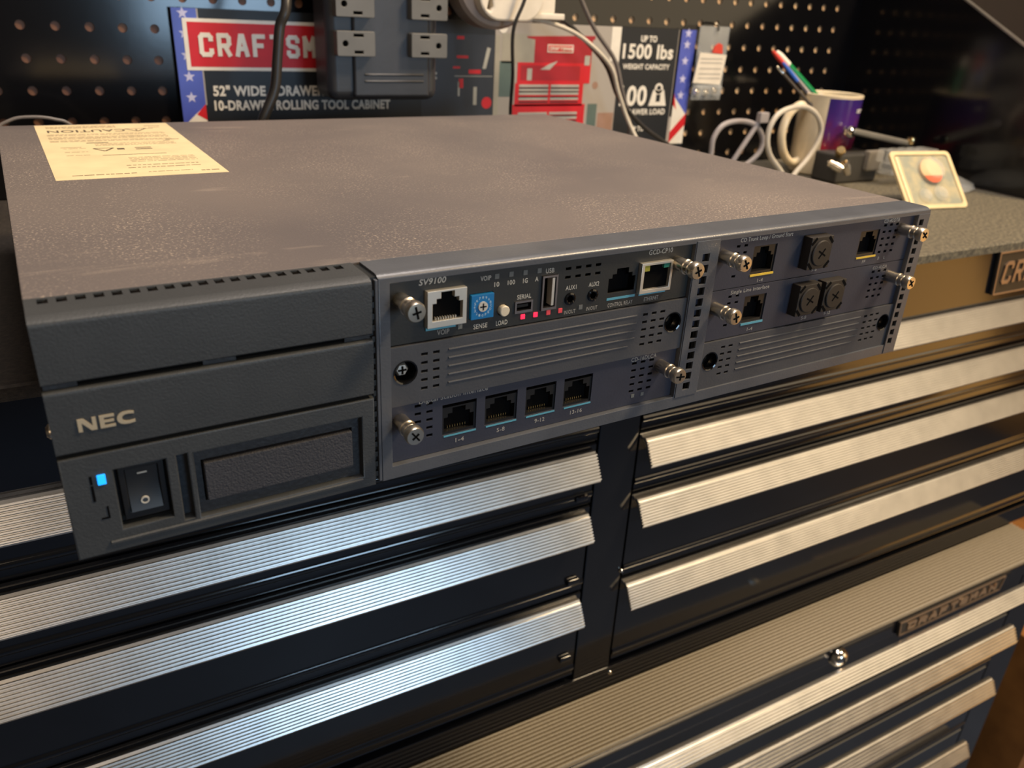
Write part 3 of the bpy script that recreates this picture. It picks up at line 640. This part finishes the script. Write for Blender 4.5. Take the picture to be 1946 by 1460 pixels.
# right column cards
hs = [R(299.8, 315.4, 62.2, 76.2), R(378.0, 393.4, 62.5, 76.3)]+slots(289.0, 77.4, 4.9, 3.4, 2, 2, 2.2)+[R(287.6, 290, 62.2, 63.4)]+slots(397.0, 78.0, 5.0, 3.65, 3, 5, 2.3, 1.3)
co = card('trunk_card', 275.4, 421.4, 57.0, 82.2, CARD_NAVY, hs); co['label'] = 'navy card with two jacks and one round inductor'
jack(co, 299.8, 315.4, 62.2, 76.2, y=2.6, pins=0, lip=1.1); jack(co, 378.0, 393.4, 62.5, 76.3, y=2.6, pins=0, lip=1.1)
for bxs in ((299.8, 315.6, 1.6, 2.1, 61.3, 62.3), (378.2, 394.0, 1.6, 2.1, 61.5, 62.4)):
    b = nb(); box(b, *bxs); obj('port_underline', b, YELLBAR, co)
b = nb(); text(b, 'CO Trunk Loop / Ground Start', 289.7, 325.0, 78.6, 81.2, 1.98, bold=0.04); text(b, 'CD-4COTB', 395.0, 408.0, 79.4, 81.3, 1.98, bold=0.04)
obj('card_lettering', b, PRINT, co)
b = nb()
for s, cx, cz in (('1-4', 307.6, 58.8), ('PF', 385.5, 59.4), ('5-8', 346.3, 59.6), ('B', 397.6, 60.0), ('L', 402.6, 60.0)): ctext(b, s, cx, cz, 1.25*len(s), 1.7, 1.98)
obj('card_fine_lettering', b, PRINT_DIM, co)
hs = [R(299.5, 314.4, 37.3, 51.2)]+slots(289.0, 52.6, 4.9, 3.4, 2, 2, 2.2)+[R(287.6, 290, 37.4, 38.6)]+slots(396.2, 52.4, 5.0, 3.6, 3, 5, 2.3, 1.3)
sl = card('line_card', 275.4, 423, 31.2, 56.7, CARD_NAVY, hs); sl['label'] = 'navy card with one jack and two round inductors'
jack(sl, 299.5, 314.4, 37.3, 51.2, y=2.6, pins=0, lip=1.1)
b = nb(); box(b, 299.4, 314.6, 1.6, 2.1, 36.2, 37.2); obj('port_underline', b, BLUEBAR, sl)
b = nb(); text(b, 'Single Line Interface', 288.9, 315.2, 53.2, 55.6, 1.98, bold=0.03); text(b, 'CD-4LCA', 395.0, 407.0, 53.8, 55.5, 1.98)
for s, cx in (('1-4', 306.7), ('5-8', 346.3), ('9-12', 364.5)): ctext(b, s, cx, 33.4, 1.25*len(s), 1.8, 1.98)
obj('card_lettering', b, PRINT_DIM, sl)
IND = mat('ferrite_brown', (0.020, 0.016, 0.013), 0.5)
def inductor(parent, cx, cz):
    b = nb(); box(b, cx-8, cx+8, -3.4, 2.2, cz-8.3, cz+8.3, 0.5); k = obj('inductor_cover', b, IND, parent)
    b = nb(); lathe(b, [(6.6, 0.1), (6.6, -0.6), (6.2, -0.9), (0, -1.0)], (cx, -3.4, cz), 'y', 28); obj('inductor_core', b, IND, k)
    b = nb()
    for a in (0.5, -0.9):
        v = box(b, -3.0, 3.0, -4.5, -4.2, -0.4, 0.4); xform(b, v, Matrix.Rotation(a, 4, 'Y')); xform(b, v, Matrix.Translation((cx, 0, cz)))
    for sx, sz in ((1, 1), (-1, 1), (1, -1), (-1, -1)):
        v = box(b, -2.2, 2.2, -3.55, -3.3, -0.7, 0.7); xform(b, v, Matrix.Rotation(math.pi/4*(1 if sx*sz > 0 else -1), 4, 'Y')); xform(b, v, Matrix.Translation((cx+sx*6.1, 0, cz+sz*6.3)))
    obj('inductor_slot', b, DARK, k)
inductor(co, 341.5, 70.2); inductor(sl, 340.2, 45.8); inductor(sl, 359.6, 45.5)
screw(co, 279.8, 73.8, rotk=1.1); screw(sl, 279.5, 48.3, rotk=1.3); screw(co, 410.8, 75.0, rotk=0.7); screw(sl, 410.4, 48.6, rotk=0.9)

# ------------------------------------------------------------------ cardboard product sign
PY = 553
PO = (415, 555, 0)
po = thing('product_sign', 'printed cardboard tool cabinet sign leaning flat against the pegboard', 'sign', PO)
def flat(name, polys, m, lay, par=None, lbl=None):
    groups = [[p] for p in polys] if name in ('blue_band', 'white_stripe', 'red_stripe', 'star', 'band_edge', 'garage_teal', 'garage_panel', 'garage_shadow', 'red_tool_print', 'tool_print', 'hutch_tools_print', 'ceiling_light_print') else [polys]
    for g in groups:
        bm = nb()
        for p in g: plate(bm, p, [], PY-0.12*lay, PY+0.3)
        o = obj(name, off(bm, PO), m, par or po, 0)
    if lbl: o['label'] = lbl
    return o
b = nb(); box(b, 122.8, 706.6, PY, PY+4, 0.6, 158); obj('cardboard_sheet', off(b, PO), P_BLACK, po)
flat('blue_band', [R(123, 143.5, 60, 158), R(681, 706.4, 60, 157.8)], P_BLUE, 1)
flat('band_edge', [R(143.5, 144.8, 78, 110), R(143.5, 144.8, 149, 158), R(680.2, 684.6, 28, 157.8)], P_GREY, 1)
flat('white_stripe', [[(123, 40), (143.5, 62), (143.5, 78), (134, 70), (123, 60)], [(684.6, 84), (706.4, 62), (706.4, 28), (684.6, 28)]], P_WHITE, 2)
flat('red_stripe', [[(135, 70), (143.5, 65), (143.5, 79)], [(684.6, 29), (706.4, 50), (706.4, 64), (684.6, 42)], [(684.6, 74), (690, 68), (684.6, 87)]], P_RED, 3)
def star(cx, cz, r): return [(cx+(r if k % 2 == 0 else r*0.42)*math.sin(k*math.pi/5), cz+(r if k % 2 == 0 else r*0.42)*math.cos(k*math.pi/5)) for k in range(10)]
flat('star', [star(132, z, 5) for z in (84.6, 102.2, 120, 138, 154)]+[star(694.5, z, 5.5) for z in (84.9, 103.4, 123.6, 141.7, 154)], P_STAR, 2)
flat('logo_border', [R(131, 296, 107.6, 150.2)], P_WHITE, 4)
flat('logo_field', [R(134.6, 292.5, 110.6, 147.2)], P_RED, 5)
bm = nb(); sign_word(bm, 'CRAFTSMAN', 143, 119.0, 12.2, 3.2, 19.8, 3.8, 0, PY-1.0, PY-0.5); obj('logo_lettering', off(bm, PO), P_WHITE, po, 0)
bm = nb()
text(bm, '52" WIDE', 151, 198, 85.6, 95, PY-0.3, bold=0.35); text(bm, '-DRAWER', 205, 254, 85.6, 95, PY-0.3, bold=0.35)
text(bm, '10-DRAWER ROLLING TOOL CABINET', 151, 321, 73, 82, PY-0.3, bold=0.35)
text(bm, 'UP TO', 626, 649, 143, 150, PY-0.3, bold=0.4); text(bm, '1500 lbs', 602, 675, 124.8, 141, PY-0.3, bold=0.3)
text(bm, 'WEIGHT CAPACITY', 604, 672, 113.6, 119.6, PY-0.3, bold=0.3); text(bm, '100', 604, 643, 73, 96, PY-0.3, bold=0.3)
text(bm, 'DRAWER LOAD', 612, 673, 63, 69.8, PY-0.3, bold=0.3); text(bm, 'UP TO', 624, 644, 44, 50, PY-0.3, bold=0.3)
obj('sign_lettering', off(bm, PO), P_WHITE, po, 0)
bm = nb(); plate(bm, [(647, 73), (673, 73), (668, 91), (652, 91)], [R(657, 663.5, 77.5, 86)], PY-0.5, PY); plate(bm, circ(660, 92.5, 6), [circ(660, 93, 3.2)], PY-0.5, PY); obj('weight_icon', off(bm, PO), P_WHITE, po, 0)
flat('slate_panel', [R(355, 437, 60, 145)], P_SLATE, 1)
flat('panel_text_block', [R(350+2, 372, z, z+2.2) for z in (140, 136, 132, 128, 124.5, 106, 101.5)], P_STEEL, 2)
flat('tool_print', [[(424, 112), (428, 112), (433, 132), (429, 133)], R(392, 436, 104.3, 104.9), R(396, 398, 85, 99), R(414, 418, 76, 94)], P_STEEL, 2)
flat('red_tool_print', [R(394, 402, 140, 143), R(394, 407, 122, 124.5), R(390, 398, 112, 114), R(408, 422, 107, 111), R(397, 402, 93, 102), circ(430, 78, 6, 14)], P_RED, 2)
flat('garage_photo', [R(438, 598, 40, 158)], P_GREY, 1)
flat('garage_panel', [R(446, 486, 118, 147), R(438.4, 444, 60, 145)], P_GREY2, 2)
flat('garage_teal', [R(444, 462, 84, 120), R(560, 573, 40, 76)], P_TEAL, 2)
flat('garage_shadow', [R(575, 597, 40, 66), circ(568, 96, 4, 12)], P_FLOOR, 2)
flat('red_hutch', [[(476, 145), (563, 147.5), (563, 144), (560, 143), (560, 98), (486, 98), (486, 142), (476, 143.5)]], P_DRED, 3)
flat('red_cabinet', [R(466, 560, 98, 119), R(464, 552, 74, 98), R(461, 556, 30, 76)], P_RED, 4)
flat('red_interior', [R(470, 546, 101, 116)], P_DRED, 5)
flat('cabinet_drawer_print', [R(x, x+37, z, z+2.6) for x in (469, 509) for z in (94, 90, 86, 80.6, 65, 60, 54, 48)], P_STEEL, 6)
flat('cabinet_shadow_print', [R(x, x+37, z, z+1.4) for x in (469, 509) for z in (92.2, 88.4, 82.8, 77.6, 62.8, 57.4, 51)], P_BLACK, 6)
flat('hutch_tools_print', [R(478, 484, 101, 113), R(551, 558, 117, 127), [(494, 112), (506, 118), (516, 121), (506, 112)]], P_STEEL, 6)
flat('hutch_label', [R(502, 535, 129.6, 137.6)], P_WHITE, 6); flat('hutch_label_field', [R(503, 534, 130.6, 136.6)], P_RED, 7)
bm = nb(); sign_word(bm, 'CRAFTSMAN', 504.5, 131.8, 2.8, 0.5, 3.6, 0.8, 0, PY-1.1, PY-0.8); obj('hutch_label_lettering', off(bm, PO), P_WHITE, po, 0)
flat('ceiling_light_print', [circ(447, 152, 5, 12), R(585, 597.6, 122, 157.8)], P_WHITE, 3)

# ------------------------------------------------------------------ outlet tower
TO = (294, 520, 180)
tw = thing('outlet_tower', 'charcoal wall tap with grey outlets hanging in front of the cardboard sign', 'power strip', TO)
b = nb(); box(b, 240, 346, 490, 536, 88, 300, 9, 5); obj('body', off(b, TO), TOWER, tw)
b = nb(); box(b, 262, 336, 486.5, 500, 91, 298, 3, 3); obj('face_panel', off(b, TO), TOWER, tw)
b = nb(); box(b, 275, 311, 536, 562.5, 200, 260, 3); obj('wall_plug', off(b, TO), TOWER, tw)
for z in (110.9, 105.2):
    b = nb(); prism_x(b, [(488, z+1.2), (486.2, z+0.9), (485.4, z), (486.2, z-0.9), (488, z-1.2)], 272, 329); obj('grip_rib', off(b, TO), TOWER, tw)
for k in range(5):
    zc = 136.7+31.4*k
    for (xa, xb, side) in ((245, 279.5, -1), (314, 349, 1)):
        gx = 252.5 if side < 0 else 340.5; sx = 264.5 if side < 0 else 327
        b = nb()
        hz = [(gx, zc)]
        outer = rrect(xa, xb, zc-10.2, zc+10.2, 1.5)
        gp = circ(gx, zc, 2.6, 14)
        plate(b, outer, [gp, R(sx-4.5, sx+4.5, zc+5.6, zc+8.0), R(sx-4, sx+4, zc-8.0, zc-5.6)], 477.5, 488, 0.4)
        ou = obj('outlet', off(b, TO), OUTLET, tw, 30)
        b = nb(); box(b, xa+2, xb-2, 481, 487, zc-9, zc+9); obj('outlet_cavity', off(b, TO), DARK, ou)

# ------------------------------------------------------------------ white plug adapter beside it
AO = (410, 500, 190)
ad = thing('plug_adapter', 'round white plug adapter with taupe rim above the cardboard sign', 'adapter', AO)
b = nb(); lathe(b, [(0, 30), (40, 30), (43, 26), (43, 4), (40, 0), (0, 0)], (402, 482, 195), 'y', 40); obj('rim', off(b, AO), TAUPE, ad)
b = nb()
P_ = []
for k in range(40):
    a = 2*math.pi*k/40; rr = 34.5
    P_.append((404+rr*math.cos(a), 193+rr*math.sin(a)))
plate(b, rrect(377, 446, 160, 240, 22, 8), [[(385.5, 170), (387.5, 178), (390, 178), (391.5, 172), (389, 168.5)]], 470, 485, 2); obj('face', off(b, AO), WHITEPL, ad)
b = nb(); box(b, 385, 392, 483, 484.5, 168, 179); obj('notch_shadow', off(b, AO), CARDB, ad)
b = nb(); box(b, 430, 472, 474, 492, 163, 168.5, 1); box(b, 438, 462, 476, 490, 168, 240, 2); obj('usb_block', off(b, AO), WHITEPL, ad)
b = nb(); box(b, 390, 420, 512, 562.5, 190, 225, 3); obj('mount', off(b, AO), TAUPE, ad)
wc = nb(); tube(wc, [(434, 488, 164.5), (474, 490, 158.1), (507, 490, 146), (542, 490, 121.5), (556, 490, 95), (570, 488, 68), (582, 475, 40), (590, 455, 12), (610, 440, 3), (640, 470, 3), (670, 500, 3)], 2.2, 10)
box(wc, 428, 442, 483, 493, 159.5, 170, 1.5)
tag(obj('charging_cable', wc, CORDW), 'white cable leaving the round plug adapter and dropping behind the phone system', 'cable')
c_ = nb(); tube(c_, [(215, 520, 330), (200, 470, 230), (192, 432, 170), (185, 430, 150), (181.5, 430, 128), (177.6, 430, 104), (167, 430, 82), (150, 432, 45), (110, 440, 8), (60, 460, 4.5)], 4.0, 12)
tag(obj('mains_cable', c_, CORD), 'thick black mains cable hanging across the red logo of the sign', 'cable')
c_ = nb(); tube(c_, [(445, 470, 320), (428, 460, 212), (418, 460, 178), (409, 462, 152), (414, 468, 112), (420, 480, 74), (425, 480, 30), (440, 470, 2.2), (480, 460, 2.2)], 1.8, 8)
tag(obj('thin_black_cable', c_, CORD), 'thin black cable hanging straight down past the white adapter', 'cable')
c_ = nb(); tube(c_, [(480, 510, 300), (464, 503, 212), (460, 500, 179.6), (500, 500, 155), (542, 500, 123.3), (564, 500, 89), (597, 500, 60.8), (635, 500, 39.6), (690, 500, 12), (730, 505, 3.2), (760, 520, 2.8)], 2.4, 10)
tag(obj('black_cable', c_, CORD), 'black cable sweeping from the adapter down right over the red cabinet picture', 'cable')
c_ = nb(); tube(c_, [(480, 520, 280), (505, 512, 200), (513, 510, 182), (532, 510, 155.7), (560, 508, 126), (572, 506, 96), (590, 510, 60), (600, 520, 20), (620, 530, 3)], 2.3, 10)
tag(obj('grey_cable', c_, CORDG), 'grey cable hanging between the white cable and the 1500 lbs print', 'cable')
c_ = nb(); tube(c_, [(-60, 430, 20), (-25, 470, 66), (-10, 478, 77), (5, 480, 79), (20, 480, 77), (32, 480, 71), (60, 478, 40), (80, 470, 5)], 1.3, 8)
tag(obj('pale_cable', c_, CORDG), 'pale cable arching just behind the rear left corner of the phone system', 'cable')

# cables behind the right rear corner
def spoke(pts): return pts
c_ = nb(); tube(c_, [(691, 480, 12), (690.5, 480, 29), (691, 480, 46), (703, 480, 60), (727, 480, 64), (753, 480, 59), (768, 480, 44), (767, 480, 27), (749, 482, 12), (720, 484, 3.5), (700, 482, 4)], 3.1, 10, cyc=True)
tube(c_, [(757, 478, 66), (748, 479, 50), (735, 480, 30), (722, 482, 8)], 3.0, 10); box(c_, 752, 766, 472, 480, 62, 74, 1.5)
tag(obj('coiled_grey_cable', c_, CORDS), 'small coil of pale grey cable left of the mug', 'cable')
c_ = nb(); tube(c_, [(770, 430, 3.5), (751.7, 430, 17.5), (733, 430, 34), (725, 430, 52), (728, 430, 69), (741, 430, 81), (770, 430, 86), (794, 430, 78), (808, 430, 62), (807, 430, 45), (797, 430, 28), (783, 430, 14)], 3.0, 10, cyc=True)
tag(obj('coiled_white_cable', c_, CORDW), 'upright loop of cream cable in front of the mug handle', 'cable')

# hanging clear bag with card
bo = (725, 560, 165)
bg_ = thing('parts_bag', 'small clear bag with white card hanging on the pegboard beside the sign', 'bag', bo)
b = nb(); box(b, 706, 752, 546, 548, 80, 163, 0.8); box(b, 708, 750, 540, 552, 84, 98, 4, 3); obj('film', off(b, bo), CLEAR2, bg_)
b = nb(); plate(b, [(704, 100), (747, 98), (751, 132), (709, 134)], [], 544.5, 545.5); card_ = obj('white_card', off(b, bo), WHITEPL, bg_)
b = nb(); plate(b, [(728, 134), (744, 133), (742, 143), (736, 145), (730, 141)], [], 544.2, 545.6); obj('red_tab', off(b, bo), PENRED, bg_)
b = nb(); [box(b, 711, 745, 544.2, 544.6, z, z+0.8) for z in (127, 122.5, 116, 110, 105)]; obj('card_lines', off(b, bo), PRINT_DIM, card_)
b = nb(); tube(b, [(732, 562.8, 166), (732, 556, 166), (732, 546, 164), (732, 544, 158)], 1.2, 8); obj('peg_hook', off(b, bo), CHROME, bg_)
for cx, cz in ((712, 90), (726, 89), (739, 91)):
    b = nb(); lathe(b, [(0, -4), (4, -3), (4.6, 0), (4, 3), (0, 4)], (cx, 546, cz), 'x', 12); obj('metal_part', off(b, bo), CHROME, bg_)

# ------------------------------------------------------------------ mug
MX, MY = 864, 472
mg = thing('mug', 'cream mug with a purple and red night city print holding pens', 'mug', (MX, MY, 0))
b = nb(); lathe(b, [(0, 0.3), (31, 0.3), (34.5, 1.5), (35.5, 4), (37, 92), (37.2, 95), (36.2, 95.8), (34.8, 95), (33.6, 90), (32.5, 6), (0, 5)], (0, 0, 0), 'z', 64)
cup = obj('cup', b, [MUGW, MUGP], mg)
for p in cup.data.polygons:
    c = p.center
    if math.hypot(c.x, c.y) > 0.0345 and 0.003 < c.z < 0.0915:
        ang = math.degrees(math.atan2(c.y, c.x))
        if -138 < ang < 60: p.material_index = 1
b = nb(); hang = math.radians(-184); hx, hy = math.cos(hang), math.sin(hang)
tube(b, [(33*hx, 33*hy, 80), (48*hx, 48*hy, 82), (63*hx, 63*hy, 70), (68*hx, 68*hy, 48), (60*hx, 60*hy, 26), (46*hx, 46*hy, 14), (33*hx, 33*hy, 16)], 5, 14)
obj('handle', b, MUGW, mg)
b = nb()
for zz, w in ((80, 9), (77.5, 7)):
    for k in range(int(w)):
        a = math.radians(-80+k*2.2); v = box(b, 37.1, 37.6, -0.45, 0.45, zz-0.8, zz+0.8); xform(b, v, Matrix.Rotation(a, 4, 'Z'))
obj('print_highlight', b, P_WHITE, mg)
def pen(label, name, a, c, r, m, tipm, tipl, capm=None):
    a = Vector(a); c = Vector(c); d = (c-a); L = d.length
    t = thing(name, label, 'pen', a)
    t.rotation_euler = d.to_track_quat('Z', 'Y').to_euler()
    b = nb(); lathe(b, [(0, 0), (r*0.8, 0), (r, 2), (r, L-tipl), (0, L-tipl)], (0, 0, 0), 'z', 16); obj('barrel', b, m, t)
    b = nb(); lathe(b, [(0, L-tipl), (r*1.05, L-tipl), (r*1.05, L-tipl*0.35), (r*0.7, L-1), (0, L)], (0, 0, 0), 'z', 16); obj('cap', b, tipm, t)
    return t
pen('green marker with white cap leaning left out of the mug', 'marker', (889, 472, 60), (806, 520, 139), 4.0, GREEN, WHITEPL, 24)
pen('clear pen with red end leaning beside the green marker', 'pen', (882, 460, 50), (789, 509, 140), 2.6, mat('pen_clear', (0.55, 0.5, 0.5), 0.2, alpha=0.8), PENRED, 30)
pen('blue capped pen under the green marker in the mug', 'pen', (878, 450, 40), (798, 498, 128), 2.3, mat('pen_dark', (0.06, 0.05, 0.05), 0.3), PENBLUE, 30)
pen('thin chrome pen lowest of the pens in the mug', 'pen', (872, 444, 40), (783, 492, 124), 1.8, mat('pen_brown', (0.08, 0.06, 0.04), 0.3), CHROME, 12)

# ------------------------------------------------------------------ clutter at the right of the phone system
def connector(label, loc, rot, m=BRASS):
    t = thing('coaxial_connector', label, 'connector', loc, rot=rot, group='metal coaxial connectors piled by the mug')
    b = nb(); lathe(b, [(0, -8), (4.2, -8), (4.4, -6), (5.2, -5.5), (5.2, 2), (4.4, 2.6), (4.4, 8), (3.4, 8.4), (3.4, 6), (0, 6)], (0, 0, 0), 'x', 18); obj('barrel', b, m, t)
    b = nb(); lathe(b, [(0, 5), (1, 5), (1, 10), (0, 10.4)], (0, 0, 0), 'x', 10); obj('centre_pin', b, CHROME, t)
connector('brass coaxial connector on top of the pile before the mug', (818, 404, 38), (0.2, 0.5, 0.8))
connector('silver coaxial connector at the left foot of the pile before the mug', (806, 396, 24), (0.4, -0.4, 2.3), CHROME)
connector('silver coaxial connector at the right foot of the pile before the mug', (820, 392, 22), (0.1, 0.9, 0.2), CHROME)
pk = thing('power_adapter', 'dark grey adapter block lying behind the clear blister pack', 'adapter', (860, 420, 0))
b = nb(); box(b, -38, 34, -14, 24, 0.3, 34, 3, 3); obj('body', b, mat('grey_block', (0.05, 0.048, 0.045), 0.4), pk)
b = nb(); box(b, 6, 34, -20, -10, 14, 38, 3, 2); obj('plug_head', b, mat('grey_plug', (0.22, 0.20, 0.17), 0.35), pk)
cl = thing('metal_clip', 'long silver grey bracket resting on the adapter block', 'bracket', (905, 425, 48))
b = nb(); v = box(b, -56, 56, -9, 9, -3.5, 3.5, 2.5, 3); xform(b, v, Matrix.Rotation(0.16, 4, 'Y')); xform(b, v, Matrix.Translation((0, 0, 2)))
for vv in b.verts: vv.co.z += 0
obj('plate', b, mat('bracket_grey', (0.30, 0.28, 0.24), 0.35, 0.4), cl)
b = nb(); lathe(b, [(0, -6), (5, -6), (7, -3), (7, 3), (5, 6), (0, 6)], (-54, -2, 9), 'y', 18); obj('pivot', b, CHROME, cl)
b = nb(); lathe(b, [(0, -5), (5, -4), (6, 0), (5, 4), (0, 5)], (54, -8, -3), 'z', 16); obj('brass_end', b, BRASS, cl)
tag(obj('clear_parts_strip', (lambda m__: ([box(m__, 872+k*17, 886+k*17, 372, 396, 27, 42, 2, 2) for k in range(5)], box(m__, 880, 950, 376, 396, 12, 26, 3, 2), m__)[2])(nb()), CLEAR), 'clear plastic parts strip behind the blister pack', 'parts box')
b = nb(); lathe(b, [(0, 0.3), (52, 0.3), (58, 3), (54, 8), (30, 16), (0, 19)], (0, 0, 0), 'z', 36)
for v in b.verts: v.co.y *= 0.5
o = obj('plastic_dish', b, CLEAR2); o.location = Vector((928, 345, 0))*S; tag(o, 'flat clear plastic dish right of the blister pack near the side panel', 'dish')
b = nb(); lathe(b, [(0, 0.2), (4, 0.2), (5, 3), (3.5, 6), (0, 7)], (828, 412, 0), 'z', 16)
tag(obj('cap_nut', b, CHROME), 'tiny shiny cap nut by the rear edge of the phone system', 'nut')

bl = thing('blister_pack', 'clear blister pack with round orange print leaning over the mat', 'package', (829, 273, 0.6))
# card leans back: local z up the card
bl.rotation_euler = (math.radians(-42), 0, math.radians(-9))
b = nb(); plate(b, rrect(-41, 41, 0, 68, 5), [], -0.6, 0.6); obj('backing_card', b, BLCARD, bl)
b = nb(); plate(b, rrect(-41.5, 41.5, -0.5, 68.5, 5.5), [rrect(-37, 37, 4, 64, 4)], -2.0, 1.0, 0.3); obj('raised_rim', b, BLEDGE, bl)
b = nb(); box(b, -36, -31, -2.6, 0, 5, 62, 1); obj('side_rib', b, BLEDGE, bl)
b = nb(); lathe(b, [(0, -10), (12, -9.5), (15, -7), (17, 0)], (6, 0, 44), 'y', 32); dome = obj('blister_dome', b, CLEAR, bl)
b = nb(); plate(b, circ(6, 44, 14, 28), [], -3.6, -1.0); obj('orange_disc', b, mat('disc_cream', (0.85, 0.58, 0.30), 0.3), bl)
b = nb(); plate(b, [(6+13*math.cos(math.radians(a)), 42+13*math.sin(math.radians(a))) for a in range(200, 341, 14)], [], -4.0, -3.4); obj('orange_print', b, mat('print_orange_red', (0.85, 0.13, 0.03), 0.35), bl)
b = nb()
for cx, cz, rr in ((-12, 15, 8), (10, 17, 9)): lathe(b, [(0, -5), (rr*0.7, -4.6), (rr, -2), (rr, 0)], (cx, -0.4, cz), 'y', 20)
obj('blister_bubble', b, CLEAR, bl)
